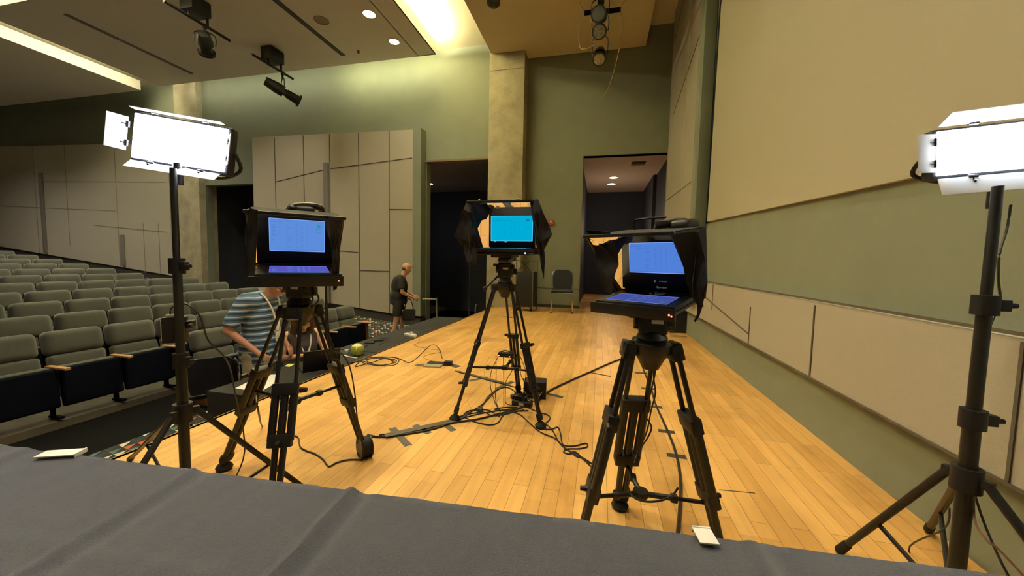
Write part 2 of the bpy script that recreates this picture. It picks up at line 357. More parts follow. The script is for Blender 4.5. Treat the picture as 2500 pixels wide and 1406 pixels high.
# concrete columns
b = MB(); b.box((-2.5, 9.95, 3.25), (.94, .6, 6.75), bev=.015); b.box((-2.5, 9.645, 6.18), (.9, .012, .02)); o = struct(b.build('trim_4', M_CONC))
b = MB(); b.box((-13.6, 10.2, 3.4), (.95, .6, 7.2), bev=.015); struct(b.build('trim_5', M_CONC))
# ceilings
b = MB(); b.box((-12, 5, ZC+.1), (28.5, 20, .2)); struct(b.build('ceiling', M_COVE, sm=False))
b = MB(); b.box(((-13.88-4.85)/2, (5.76+9.4)/2, (ZP+6.9)/2), (13.88-4.85, 9.4-5.76, .3)); b.box((-4.61, (5.76+9.4)/2, ZP+.015), (.52, 9.4-5.76, .03)); b.box((-4.365, (5.76+9.4)/2, ZP+.15), (.03, 9.4-5.76, .3)); b.box((-4.61, 9.385, ZP+.15), (.5, .03, .3)); pa = struct(b.build('ceiling', [M_CEIL], sm=False))
b = MB(); b.box(((-26-14.88)/2, (9.5-4)/2, (ZP+6.9)/2), (26-14.88, 13.5, .3)); struct(b.build('ceiling', M_CEIL, sm=False))
b = MB(); b.box(((-13.88-4.85)/2, .3, (ZP+6.9)/2), (13.88-4.85, 9.0, .3)); b.box((-4.61, .3, ZP+.015), (.52, 9.0, .03)); b.box((-4.365, .3, ZP+.15), (.03, 9.0, .3)); struct(b.build('ceiling', M_CEIL, sm=False))
b = MB(); b.box(((-2.92+.93)/2, 2.9, (ZP+7.0)/2), (3.85, 14.3, .4)); struct(b.build('ceiling', M_CEILB, sm=False))
# slots in the ceiling panel
b = MB(); b.box((-6.82, 7.4, ZP-.004), (.13, 3.15, .012)); struct(b.build('trim_6', mat('linear_slot', (.06, .06, .07), .7), sm=False))
b = MB(); b.box((-11.96, 7.6, ZP-.004), (.12, 2.7, .012)); struct(b.build('trim_7', mat('linear_slot_pale', (.17, .16, .16), .7), sm=False))
# acoustic panels on the end wall (right group), foot following the sloping floor
def panel_group(name, x0, x1, zt0, zt1, y, seams_v, seams_d, m_, t=.35, sm_=None):
    b = MB(); f = lambda x: base(x)+.26
    b.prism([(x0, y, f(x0)), (x1, y, f(x1)), (x1, y, zt1), (x0, y, zt0)], (0, t, 0)); o = struct(b.build(name, m_, sm=False))
    s = MB()
    for x, za, zb in seams_v: s.box((x, y-.001, (za+zb)/2), (.022, .012, zb-za))
    for xa, za, xb, zb in seams_d:
        L = math.hypot(xb-xa, zb-za); s.box(((xa+xb)/2, y-.001, (za+zb)/2), (L, .012, .022), rot=(0, -math.atan2(zb-za, xb-xa), 0))
    q = s.build('panel_joint', sm_ or M_SEAM, o, sm=False)
    return o
k = .9700  # the group stands a little in front of the wall plane
def K(x): return x*.968
panel_group('wall_panel_right', -10.75, -5.22, 4.95, 4.86, WY-.33,
    [(-5.96, base(-5.96)+.26, 4.87), (-6.95, base(-7)+.26, 4.88), (-7.93, 4.05, 4.89), (-8.85, base(-8.8)+.26, 4.9), (-9.9, base(-9.9)+.26, 4.9)],
    [(-5.24, 4.08, -7.9, 3.88), (-8.1, 3.86, -9.9, 3.55), (-5.24, 2.64, -5.95, 2.66), (-6.95, 1.4, -7.85, 1.46), (-5.97, .87, -6.94, .87), (-8.1, 2.6, -8.85, 2.6), (-5.24, 1.0, -5.24, 1.02)], M_PANEL)
b = MB(); b.box((-5.1, WY-.16, 2.25), (.25, .33, 5.3)); struct(b.build('trim_8', M_GREEN, sm=False))
b = MB(); b.box((-8.03, WY-.37, 1.95), (.15, .08, 4.2), bev=.01); struct(b.build('trim_9', mat('grey_channel', (.16, .155, .15), .6)))
def basefn(b, x0, x1, y): b.prism([(x0, y, slope(x0)-.02), (x1, y, slope(x1)-.02), (x1, y, base(x1)+.27), (x0, y, base(x0)+.27)], (0, .3, 0))
b = MB(); basefn(b, -10.75, -5.2, WY-.28); basefn(b, -26, -14.1, WY-.2); b.box((-5.1, WY-.2, -.6), (.3, .36, .25)); struct(b.build('baseboard_hall', M_BASE, sm=False))
panel_group('wall_panel_left', -26, -14.35, 5.4, 5.0, WY-.25,
    [(-21.0, base(-21)+.26, 5.2), (-19.3, 1.5, 5.2), (-16.8, base(-17)+.26, 5.1), (-15.6, base(-15)+.26, 2.3), (-14.9, base(-15)+.26, 2.3)],
    [(-25, 3.1, -16.9, 2.75), (-18, 2.25, -14.5, 2.0), (-21, 3.9, -14.5, 3.7)], M_PANELN, .25, mat('pale_reveal', (.24, .22, .17), .9))
b = MB()
for x, z0, z1 in ((-20.6, 1.2, 4.2), (-16.6, .8, 1.9)): b.box((x, WY-.28, (z0+z1)/2), (.16, .06, z1-z0), bev=.01)
struct(b.build('trim_10', mat('grey_channel', (.16, .155, .15), .6)))
# screen wall dressings
def wp(poly, x0, t): return [(x0, y, z) for y, z in poly], (t, 0, 0)
b = MB(); b.prism(*wp([(2.0, .42), (6.95, .42), (9.7, .42), (9.7, ZC), (6.72, ZC), (6.72, .98), (2.0, .96)], WX-.05, .06))
b.prism(*wp([(-4.2, .42), (2.0, .42), (2.0, .96), (-4.2, .96)], WX-.05, .06)); o = struct(b.build('wall_panel_stage', M_PANELN, sm=False))
s = MB()
def wseam(ya, za, yb, zb, r=.014):
    L = math.hypot(yb-ya, zb-za); s.box((WX-.052, (ya+yb)/2, (za+zb)/2), (.008, L, r), rot=(math.atan2(zb-za, yb-ya), 0, 0))
for a in ((5.5, .96, 5.5, .62), (4.2, .80, 4.2, .42), (3.06, .94, 3.06, .42), (1.72, .95, 1.72, .42), (6.6, .86, 4.2, .52), (9.64, 2.75, 6.72, 2.65), (9.2, 4.6, 6.72, 5.15), (9.5, 6.3, 8.2, 7.0)): wseam(*a)
wseam(-4.2, .967, 6.7, .985); wseam(-4.2, .415, 9.7, .415)
s.build('panel_joint', M_SEAM, o, sm=False)
s = MB(); s.box((WX-.053, 7.9, 4.6), (.006, .016, 4.2)); s.build('panel_edge', mat('pale_edge', (.62, .58, .42), .7), o, sm=False)
b = MB(); b.box((WX-.06, 6.52, 3.9), (.14, .36, 6.6)); struct(b.build('trim_11', M_GREEN, sm=False))
b = MB(); b.box((WX-.09, 6.27, 4.25), (.16, .16, 5.85), bev=.006); struct(b.build('trim_12', M_GREEND))
scr = thing('projection_screen', (WX-.03, 4, 2), 0, 'large beige stretched projection screen with slanting lower edge on the green stage wall', 'projection screen')
L_ = lambda pts, t: ([(0-.0, y-4, z-2) for y, z in pts], (t, 0, 0))
b = MB(); b.prism(*L_([(6.06, 1.86), (-4.0, 1.35), (-4.0, 7.0), (4.9, 7.0), (5.96, 4.85)], .03)); b.build('screen_surface', mat('beige_screen_cloth', (.43, .41, .31), .95, nz=.02, ns=200, bump=.1, bs=400), scr, sm=False)
b = MB(); b.prism(*L_([(6.14, 1.84), (6.06, 1.86), (5.96, 4.85), (6.04, 4.87)], .028)); b.prism(*L_([(6.04, 4.87), (5.96, 4.85), (4.9, 7.0), (4.98, 7.0)], .028)); b.build('screen_frame', M_SHELL, scr, sm=False)
# recessed fittings
def downlight(x, y, lab, r=.13, lit=True, z=ZP):
    t = thing('recessed_downlight' if lit else 'ceiling_speaker', (x, y, z-.0), 0, lab, 'ceiling light' if lit else 'speaker')
    MB().lathe([(r*1.02, -.012), (r*1.16, -.012), (r*1.18, 0), (r*1.02, .0)], ring=True).build('trim_ring', M_WHITE if lit else mat('brown_grille', (.30, .24, .18), .7), t)
    MB().lathe([(r*.99, -.006), (r*.6, -.0075), (r*.01, -.008), (r*.01, -.001), (r*.99, -.001)]).build('lens' if lit else 'grille', M_DL if lit else mat('brown_grille', (.30, .24, .18), .7), t)
downlight(-5.13, 7.62, 'lit round recessed downlight nearer the photographer in the grey ceiling panel')
downlight(-5.14, 8.66, 'lit round recessed downlight nearest the green end wall in the grey ceiling panel', .12)
downlight(-6.34, 7.6, 'brown round ceiling speaker beside the dark slot in the grey ceiling panel', .14, False)
downlight(.35, 12.7, 'round downlight in the lit corridor ceiling, nearer of the pair', .13, z=4.02)
downlight(.32, 13.7, 'round downlight in the lit corridor ceiling, farther of the pair', .13, z=4.02)
downlight(-6.24, 12.93, 'small round downlight in the dark left passage ceiling', .13, z=4.05)
b = MB(); b.cyl((-6.28, 8.85, ZP), (-6.28, 8.85, ZP-.05), .03); b.ball((-6.28, 8.85, ZP-.06), .02); tag(b.build('sprinkler_head', M_ARMD), 'tiny dark sprinkler head on the grey ceiling panel near its far edge', 'sprinkler')
b = MB(); b.box((.95, 11.0, 3.99), (.36, .2, .05), bev=.01); tag(b.build('ceiling_vent', M_SEAM), 'small dark square vent in the ceiling of the lit corridor', 'vent')
b = MB(); b.lathe([(.14, 0), (.14, -.05), (.09, -.1), (.02, -.11)], xf((-2.33, 7.78, ZP))); tag(b.build('ceiling_camera', M_BLKM), 'small dark dome fitting under the tan ceiling panel above the column', 'dome camera')
t = thing('fire_alarm', (-1.3, WY-.0, 2.3), 0, 'small red fire alarm box on the green end wall right of the column', 'alarm')
MB().box((0, -.03, 0), (.13, .06, .13), bev=.012).build('alarm_housing', M_RED, t); MB().box((0, -.065, .01), (.07, .012, .035), bev=.004).build('strobe', M_WHITE, t)
# ------------------------------------------------------------------ stage lighting fixtures
def spot_body(b, c, d, L, r):
    d = V(d).normalized(); c = V(c); a = c-d*L/2; e = c+d*L/2
    b.cyl(a, a+d*L*.3, r*.72, r*.95, 16); b.cyl(a+d*L*.3, a+d*L*.52, r*.95, r*.95, 16); b.cyl(a+d*L*.5, a+d*L*.62, r*.6, r*.6, 16); b.cyl(a+d*L*.6, e, r*.72, r*.82, 16); b.cyl(e-d*.05, e, r*1.08, r*1.08, 16)
    return e
t = thing('stage_light_bar', (-8.36, 7.4, ZP), 0, 'black lighting pipe under the grey ceiling panel, hung in two lengths', 'lighting pipe')
b = MB(); b.cyl((0, -1.62, -.5), (0, -.3, -.5), .03); b.cyl((0, .25, -.5), (0, 1.5, -.5), .03); b.build('pipe', M_BLKM, t)
for y in (-.95, .95):
    b = MB(); b.box((-.1, y, -.17), (.34, .4, .3), bev=.02); b.cyl((0, y+.16, -.3), (0, y+.16, -.5), .025); b.cyl((-.1, y-.16, -.3), (-.05, y-.16, -.5), .02); b.build('hanger_box', M_BLKM, t)
def fixture(loc, d, L, r, lab, lens=M_LAMPG, zt=.42, lab2=None, name='stage_spotlight'):
    t = thing(name, loc, 0, lab, 'stage light')
    b = MB(); e = spot_body(b, (0, 0, 0), d, L, r); b.build('housing', M_BLKM, t)
    dn = V(d).normalized(); MB().cyl(e-dn*.01, e+dn*.004, r*.86, r*.86, 20).build('lens', lens, t)
    sd = dn.cross(V((0, 0, 1))).normalized()*(r*1.15)
    b = MB(); b.tube([sd, sd+V((0, 0, zt*.55)), V((0, 0, zt*.75))], .012, 6, 3); b.tube([-sd, -sd+V((0, 0, zt*.55)), V((0, 0, zt*.75))], .012, 6, 3); b.cyl((0, 0, zt*.7), (0, 0, zt), .025); b.build('yoke', M_BLKM, t)
    b = MB(); b.box((0, 0, zt+.0), (.06, .06, .1), bev=.01); b.build('clamp', M_BLKM, t)
    return t
fixture((-8.36, 8.55, 5.62), (.55, .8, -.35), .85, .15, 'long black spotlight aimed down from the pipe, against the bright end wall', zt=.46)
fixture((-8.36, 6.55, 5.72), (-.5, .5, -.5), .42, .15, 'stubby black spotlight on the pipe in the blue glare, above the left light panel', zt=.36)
t = thing('stage_light_pipe', (-.14, 7.4, ZP), 0, 'short black pipe with outlet arms under the tan stage ceiling', 'lighting pipe')
b = MB(); b.cyl((0, -.9, -.62), (0, 1.0, -.62), .03); b.cyl((0, -.45, 0), (0, -.45, -.6), .035); b.cyl((0, .5, 0), (0, .5, -.6), .035); b.box((0, -.3, -.58), (.12, .5, .12), bev=.01); b.build('pipe', M_BLKM, t)
b = MB()
for y, z in ((-.35, -.64), (.05, -.68)):
    b.box((-.2, y, z), (.2, .06, .07), bev=.012); b.box((.24, y, z-.02), (.24, .06, .07), bev=.012); b.box((0, y, z), (.3, .03, .04))
b.build('outlet_arm', M_SHELL, t)
MB().tube([(-.3, -.35, -.64), (-.36, -.35, -.75), (-.3, .05, -.69), (-.38, .0, -.95), (-.36, -.1, -1.35), (-.24, -.25, -1.5), (-.08, -.3, -1.46)], .007).build('power_lead', M_CABLET, t)
MB().tube([(.36, -.35, -.68), (.42, -.35, -.76), (.36, .05, -.71), (.4, .0, -1.0), (.34, .1, -1.5), (.2, .3, -1.95), (.08, .4, -2.1)], .007).build('power_lead', M_CABLET, t)
fixture((-.14, 6.98, 5.55), (-.12, -.8, -.35), .34, .125, 'black stage lamp with dull grey lens, topmost of the hanging three', mat('grey_lens', (.10, .12, .12), .2), .42)
fixture((-.14, 7.4, 5.52), (-.05, -.8, -.45), .34, .125, 'black stage lamp with pale shining lens, middle of the hanging three', M_LAMPG, .45)
fixture((-.14, 8.0, 5.42), (-.02, -.6, -.75), .38, .125, 'black stage lamp tipped downward, lowest of the hanging three', M_LAMPG, .55)

# ------------------------------------------------------------------ auditorium seats
ROOT = thing('auditorium_seat', (0, 0, 0), 0, '', 'seat', 'tip-up seats in the auditorium rows'); 
 
def tilt(a): return (0, -a, 0)
def cushion(b, c, s, a, bev): b.box(c, s, rot=tilt(a), bev=bev, seg=4)
b = MB(); cushion(b, (-.150, 0, .845), (.17, .54, .30), .20, .085); b.build('head_cushion', M_SEAT, ROOT)
b = MB(); cushion(b, (-.075, 0, .575), (.12, .52, .27), .18, .045); b.build('back_cushion', M_SEAT, ROOT)
b = MB(); cushion(b, (-.20, 0, .70), (.03, .50, .52), .2, .014); b.build('back_shell', M_SHELL, ROOT)
b = MB(); cushion(b, (.085, 0, .42), (.10, .52, .38), .10, .035); b.build('seat_cushion', M_SEAT, ROOT)
b = MB(); cushion(b, (.165, 0, .37), (.08, .565, .46), .10, .035); b.build('seat_shell', M_SHELL, ROOT)
def armr(s, parent):
    b = MB(); b.box((.17, s*.289, .605), (.34, .058, .028), bev=.010, seg=3); b.build('armrest', M_ARM, parent)
    b = MB(); b.box((.04, s*.289, .30), (.09, .012, .59), bev=.004); b.box((.10, s*.289, .012), (.20, .05, .024), bev=.006); b.build('leg', M_SHELL, parent)
    b = MB(); b.cyl((.335, s*.289-.022, .59), (.335, s*.289+.022, .59), .007, n=8); b.build('arm_bolt', M_CHROME, parent)
armr(1, ROOT)
END = thing('seat_end_panel', (0, 0, 0), 0, '', 'seat end panel'); 
b = MB(); b.box((.06, 0, .30), (.30, .035, .58), bev=.01); b.build('side_board', M_ARMD, END)
b = MB(); b.box((.12, 0, .605), (.42, .07, .03), bev=.01, seg=3); b.build('armrest', M_ARM, END)
ORD = ['first', 'second', 'third', 'fourth', 'fifth', 'sixth', 'seventh', 'eighth', 'ninth', 'tenth', 'eleventh', 'twelfth', 'thirteenth']
RN = ['short front row', 'first full row', 'second full row', 'third full row', 'fourth full row', 'fifth full row', 'sixth full row', 'seventh full row', 'eighth full row', 'ninth full row', 'tenth full row', 'back row']
used = [False, False]
def place(root, k, loc, rz, lab, grp=None):
    if not used[k]:
        used[k] = True; root.location = loc; root.rotation_euler = (0, 0, rz); root['label'] = lab; return root
    return dup(root, loc, rz, lab, grp)
for n in range(12):
    x = -5.28-.95*n
    y1 = 7.62 if n else 7.40
    if n >= 6: y1 = 7.0
    y0 = 3.7 if n == 0 else .42*abs(x)-.75
    sp = .585; cnt = int((y1-y0)/sp); z = slope(x-.1)
    for i in range(cnt):
        y = y1-.29-i*sp
        cx = x-.010*(y-5)**2*.5
        place(ROOT, 0, (cx, y, z), 0, 'grey upholstered tip-up seat, %s from the far aisle, in the %s' % (ORD[i], RN[n]))
        if i == 0: place(END, 1, (cx, y+.338, z), 0, 'wooden end panel with armrest at the far aisle end of the %s' % RN[n], 'row end panels')
    if n == 0: place(END, 1, (x-.03, y1-cnt*sp-.025, z), 0, 'wooden end panel with armrest at the near end of the short front row', 'row end panels')

# ------------------------------------------------------------------ covered tables in front of the stage
TZ = -.08
for i, (ya, yb) in enumerate(((2.72, 4.50), (4.52, 6.30), (6.32, 7.93))):
    lab = ['narrow table under a black cloth nearest the photographer, with papers and a laptop', 'middle narrow table under a black cloth, with a lime mug', 'farthest narrow table under a bare black cloth, at the stage corner'][i]
    t = thing('covered_table', (-3.27, (ya+yb)/2, AZ), 0, lab, 'table', 'black-clothed tables along the stage edge')
    ly = yb-ya; H = TZ-AZ
    def drape(u, v, ly=ly, H=H):
        # closed skirt ring profile: u around, v down
        TW = .66; per = 2*(ly+TW); s = u*per
        if s < TW: x, y, nx, ny = -TW/2+s, -ly/2, 0, -1
        elif s < TW+ly: x, y, nx, ny = TW/2, -ly/2+(s-TW), 1, 0
        elif s < 2*TW+ly: x, y, nx, ny = TW/2-(s-TW-ly), ly/2, 0, 1
        else: x, y, nx, ny = -TW/2, ly/2-(s-2*TW-ly), -1, 0
        f = .012*v*math.sin(s*17)+.006*v*math.sin(s*41)
        return (x+nx*(f if nx <= 0 else -abs(f)*.2), y+ny*(abs(f)*.15 if True else 0), H-.004-v*(H-.012))
    b = MB(); b.grid(drape, 120, 6); b.box((0, 0, H-.006), (.66, ly, .012), bev=.005)
    b.build('tablecloth', M_TCLOTH2, t)
    for sx in (-.27, .27):
        for sy in (-1, 1): MB().cyl((sx, sy*(ly/2-.2), 0), (sx, sy*(ly/2-.2), H-.02), .014).build('leg', M_BLKM, t)

# ------------------------------------------------------------------ foreground table and its cloth
ang = .066
TC = V((-.35, .392, 0))
ft = thing('folding_table', (TC.x, TC.y, 0), ang, 'long narrow folding table hidden under the dark cloth in the foreground', 'table')
MB().box((0, 0, .725), (2.44, .44, .03), bev=.004).build('tabletop', M_BLK, ft)
for sx in (-1.05, 1.05):
    for sy in (-.17, .17): MB().cyl((sx, sy, 0), (sx, sy, .712), .014).build('leg', M_BLKM, ft)
def cloth(u, v):
    # across: v 0..1 from the photographer's side over the top and down the far side
    W = 2.60; x = -W/2+u*W; p = v*(.64+.46+.62)-.64
    if p < 0: y, z = -.232, .748+p
    elif p < .46: y, z = -.232+p, .748
    else: y, z = .228, .748-(p-.46)
    top = 0 <= p <= .46
    if not top:
        d = min(1, (-p if p < 0 else p-.46)*2.2)
        f = .03*d*math.sin(x*13+1)+.015*d*math.sin(x*31); y += (-abs(f) if p < 0 else abs(f)-.0)
        if p >= .46: y += (.010+.004*math.sin(x*60)+.005*math.sin(x*23))*min(1, (p-.46)*60)
    if 0 <= p <= .47:
        for cx, sl, h, w_ in ((-.43, -.10, .006, .010), (-.08, -.04, .009, .010), (.62, .02, .004, .012), (-.86, -.2, .003, .02)):
            dd = x-(cx+sl*(p-.23)); z += h*math.exp(-(dd/w_)**2)-h*.5*math.exp(-((dd-.03)/(w_*1.3))**2)
        dd = p-.245+.03*x if x < .1 else 9
        z += .0035*math.exp(-((p-(.24))/.008)**2)*(1 if x < .0 else .2)
        z += .0012*noise.noise(V((x*6, p*9, 0)))+.0008*noise.noise(V((x*25, p*14, 3)))
    return (x, y, z)
b = MB(); b.grid(cloth, 420, 110); c = b.build('tablecloth', M_TCLOTH)
c.location = (TC.x, TC.y, 0); c.rotation_euler = (0, 0, ang)
tag(c, 'large dark charcoal tablecloth with pressed creases spread over the foreground table', 'tablecloth')
so = c.modifiers.new('thickness', 'SOLIDIFY'); so.thickness = .002; so.offset = 1
for k, (px, py, rz, lab) in enumerate(((148, 1108, -1.15, 'white plastic clip on the cloth edge at the left of the foreground table'), (1722, 1311, .12, 'white plastic clip on the cloth edge at the right of the foreground table'))):
    p = fl(px, py, .755); t = thing('tablecloth_clip', p, rz, lab, 'clip', 'clips holding the tablecloth')
    b = MB(); b.box((0, 0, .002), (.030, (.075, .036)[k], .003), bev=.001); b.build('clip_plate', M_WHITE, t)
    b = MB(); b.box((0, (.037, .018)[k], -.0), (.030, .003, .010), bev=.001); b.build('clip_lip', M_WHITE, t)

# ------------------------------------------------------------------ tripods
def tripod(C, zt, feet, lab, head_h, tr=1.0, bar=None, spread=.62, splitz=(.43, .74), box_leg=None):
    base = V((C[0], C[1], 0)); t = thing('camera_tripod', base, 0, lab, 'tripod')
    b = MB(); b.lathe([(.03, -.10), (.05, -.06), (.072, -.03), (.075, 0), (.055, .012), (.02, .014)], xf((0, 0, zt)))
    for f in feet:
        r = (V(f)-base); r.z = 0; r.normalize(); b.box(r*.075+V((0, 0, zt-.02)), (.07, .055, .05), rot=math.atan2(r.y, r.x), bev=.012)
    b.build('bowl_spider', M_BLKM, t)
    mids = []
    for i, f in enumerate(feet):
        f = V(f)-base; r = V((f.x, f.y, 0)).normalized(); tn = V((-r.y, r.x, 0)); a = r*.085+V((0, 0, zt-.03)); f = V((f.x, f.y, .035)); u = (f-a)
        P = lambda s: a+u*s
        rot = Matrix((tn, u.normalized().cross(tn), u.normalized())).transposed()
        g = MB()
        s1, s2 = splitz
        for k in (-1, 1): g.cyl(P(0)+tn*(.026*k*tr), P(s1+.02)+tn*(.031*k*tr), (.0095 if tr < 1.2 else .0068*tr), n=10)
        for k in (-1, 0, 1): g.cyl(P(s1)+tn*(.029*k*tr), P(s2)+tn*(.029*k*tr), .0125*tr, n=10)
        for k in (-1, 1): g.cyl(P(s2-.02)+tn*(.013*k*tr), P(.955)+tn*(.010*k*tr), .0100*tr, n=10)
        lg = g.build('leg', M_BLKM, t)
        for s, w_ in ((s1, .094), (s2, .086), (0, .074)):
            g = MB(); g.box(P(s), (w_*tr*(1 if tr < 1.2 else .86), .030*tr, .042*tr), rot=rot, bev=.008); g.build('leg_clamp', M_BLK, lg)
        q = P(s1)+tn*.05*tr+r*.02; g = MB(); g.cyl(q, q+tn*.03, .014, .011, 8); g.build('clamp_knob', M_BLK, lg)
        q2 = P(s2)+r*.02; g = MB(); g.cyl(q2, q2+r*.03, .012, .009, 8); g.build('clamp_knob', M_BLK, lg)
        g = MB(); g.box(P(.955), (.05*tr, .032, .055), rot=rot, bev=.012); g.lathe([(.012, -.035), (.036, -.033), (.042, -.018), (.034, -.004), (.016, .012)], xf((f.x, f.y, .035))); g.build('rubber_foot', M_RUB, lg)
        mids.append(P(spread))
    hub = sum(mids, V((0, 0, 0)))/3-V((0, 0, .03))
    g = MB(); g.lathe([(.03, -.012), (.034, 0), (.03, .014)], xf(hub))
    for q in mids:
        d = (q-hub); g.cyl(hub, hub+d*.55, .0115, n=8); g.cyl(hub+d*.45, q, .0085, n=8); g.box(hub+d*.5, (.03, .03, .03), bev=.008); g.ball(q, .018, 8)
    g.build('mid_spreader', M_BLKM, t)
    g = MB(); z = zt
    g.lathe([(.05, .0), (.058, .02), (.045, .045), (.04, .05)], xf((0, 0, z)))
    g.box((0, 0, z+head_h*.55), (.105, .085, head_h*.62), bev=.02, seg=3); g.cyl((-.068, 0, z+head_h*.6), (.068, 0, z+head_h*.6), .034, n=18); g.box((0, -.0, z+head_h*.93), (.08, .15, .026), bev=.006)
    g.box((-.075, -.02, z+head_h*.75), (.03, .03, .02), bev=.006); g.box((.07, .02, z+head_h*.5), (.03, .025, .045), bev=.006)
    hd = g.build('fluid_head', M_BLKM, t)
    g = MB(); g.box((0.012, -.0445, z+head_h*.62), (.042, .004, .014), bev=.001); g.build('head_label', mat('pale_label', (.55, .52, .42), .6), hd)
    if bar:
        g = MB(); g.cyl(V((0, 0, z+head_h*.6)), bar, .008, n=8); e = V(bar); d = e.normalized(); g.ball(e, .018, 10); g.build('pan_bar', M_BLK, t)
    return t, hub
def facing(ang): return V((math.cos(ang), math.sin(ang), 0)), V((-math.sin(ang), math.cos(ang), 0))   # right axis, back axis

CX = {'L': V((-1.49, 1.60, 0)), 'C': V((-.70, 2.77, 0)), 'R': V((.205, 1.49, 0))}
tripod(CX['C'], 1.03, [fl(1110, 1026), fl(1320, 1044), fl(1266, 966)], 'black tripod standing farthest back, under the middle teleprompter', .20, 1.0, bar=(-.13, -.10, 1.0))
tripod(CX['L'], .955, [fl(548, 1146), fl(890, 1112), V((-1.33, 1.25, 0))], 'black tripod at left, under the teleprompter in front of the striped-shirt man', .155, 1.35, spread=.5, splitz=(.38, .62))
tripod(CX['R'], .905, [fl(1408, 1366), fl(1764, 1388), fl(1513, 1240)], 'black tripod at right, under the teleprompter next to the screen wall', .14, 1.5, spread=.72, splitz=(.33, .68))

# ------------------------------------------------------------------ teleprompters
def rect_lines(kind):
    L = []
    R = random.Random(5)
    if kind == 'C':
        L += [(.02, .86, .23, .025), (.02, .82, .24, .02)]
        L += [(.34, .80, .08, .015)]
        L += [(.84, .55, .12, .015), (.85, .50, .08, .015)]
    elif kind == 'L':
        L += [(.03, .95, .06, .012), (.05, .90, .14, .012), (.29, .92, .12, .012), (.05, .90, .2, .01)]
        for k in range(9): L.append((.04, .80-k*.045, .03+.05*R.random(), .014))
        L += [(.04, .48, .085, .016), (.04, .34, .04, .014), (.04, .31, .03, .014)]
        L += [(.82, .72, .10, .012), (.82, .64, .12, .014), (.84, .61, .09, .012)]
    else:
        L += [(.02, .88, .22, .03), (.12, .81, .12, .015), (.32, .82, .1, .012), (.82, .62, .1, .014), (.82, .57, .06, .012)]
    for k in range(24):
        y = .86-k*.032
        for x0, w_ in ((.29, .07+.07*R.random()), (.46, .06), (.55, .05), (.66, .03)):
            if R.random() < .8: L.append((x0, y, w_*(.6+.4*R.random()), .009))
    L.append((.02, .035, .96, .012)); L.append((.5, .022, .03, .02))
    return L
def prompter(C, zt, ang, sc, kind, lab, mon_w, off, scr_col, scr_dim, flaps, logo, GG=.33, AW=.345, gap=.062, tx=8):
    t = thing('teleprompter', (C.x, C.y, zt), ang, lab, 'teleprompter'); tx = math.radians(tx); t.rotation_euler = (tx, 0, ang)
    RL = (Matrix.Rotation(ang, 3, 'Z') @ Matrix.Rotation(tx, 3, 'X')); by = RL @ V((0, 1, 0)); RI = RL.inverted()
    def g(p): return V(p)*sc
    def bx(b, c, s, **k): b.box(g(c), V(s)*sc, **k); return b
    H = .16; GW = .46; G = GG; z0 = .045; aw, ah = AW, (.200 if kind != 'R' else .178)
    # carriage plate and monitor lying face up on it
    b = MB(); bx(b, (off, .008, .006), (mon_w, .335, .02), bev=.004); bx(b, (0, .02, -.012), (.16, .26, .024), bev=.004); bx(b, (0, .10, -.03), (.10, .2, .05), bev=.01)
    if kind != 'C': bx(b, (0, -.172, .004), (.475, .018, .062), bev=.003)
    b.build('carriage', M_BLKM, t)
    b = MB(); bx(b, (off, H-.012-.16, .032), (mon_w, .32, .028), bev=.005); mon = b.build('monitor', M_BLK, t)
    yb = H-gap
    b = MB(); bx(b, (off, yb-ah/2, .0470), (aw, ah, .001)); b.build('screen', screen_mat('lit_screen_'+kind, scr_col, 1.0, scr_dim), mon, sm=False)
    ed = tuple(min(1.6, c*1.25+.18) for c in scr_col)
    b = MB()
    for s in (-1, 1): bx(b, (off+s*aw/2, yb-ah/2, .0477), (.003, ah, .0006)); bx(b, (off, yb-ah/2+s*ah/2, .0477), (aw, .003, .0006))
    b.build('screen_border', screen_mat('screen_border_'+kind, ed, 1.0, tuple(c*1.5 for c in scr_dim)), mon, sm=False)
    b = MB()
    for u, v, w_, h_ in rect_lines(kind): bx(b, (off-aw/2+(u+w_/2)*aw, yb-v*ah-h_*ah/2, .0477), (w_*aw, h_*ah, .0006))
    b.build('screen_text', screen_mat('screen_text_'+kind, tuple(c*.80 for c in scr_col), 1.0, tuple(c*.95 for c in scr_dim)), mon, sm=False)
    b = MB(); bx(b, (off-aw/2+.885*aw, yb-.82*ah, .0478), (.022, .016, .0008)); bx(b, (off-aw/2+.875*aw, yb-.865*ah, .0478), (.01, .004, .0008))
    b.build('folder_icon', screen_mat('folder_icon_'+kind, (.02, .40, .45) if kind != 'C' else (.01, .2, .35), 1.0, (.05, .12, .2)), mon, sm=False)
    if logo:
        b = MB()
        for x, y, w_, h_ in logo:
            nn = max(1, round(w_/.009))
            for q in range(nn): bx(b, (x-w_/2+(q+.5)*w_/nn, H-y-(.001 if q % 2 else 0), .0468), (w_/nn*.72, h_*(1 if q % 3 == 0 else .7), .0012), bev=.0004)
        b.build('maker_mark', mat('pale_mark_'+kind, (.75, .78, .8), .5, emit=(.8, .85, .9), es=(.5 if kind == 'C' else .06)), mon, sm=False)
    # slanting glass: foot at the back of the monitor, head leaning towards the talent
    b = MB(); b.prism([g((-GW/2, H, z0)), g((GW/2, H, z0)), g((GW/2, H-G, z0+G)), g((-GW/2, H-G, z0+G))], g((0, .003, .003))); b.build('beamsplitter_glass', M_GLASS, t, sm=False)
    b = MB()
    for s in (-1, 1): b.cyl(g((s*GW/2, H, z0)), g((s*GW/2, H-G, z0+G)), .007*sc, n=8)
    bx(b, (0, H-G-.004, z0+G+.004), (GW+.035, .022, .018), bev=.004); b.cyl(g((-GW/2, H, z0)), g((GW/2, H, z0)), .008*sc, n=8); b.build('glass_frame', M_BLKM, t)
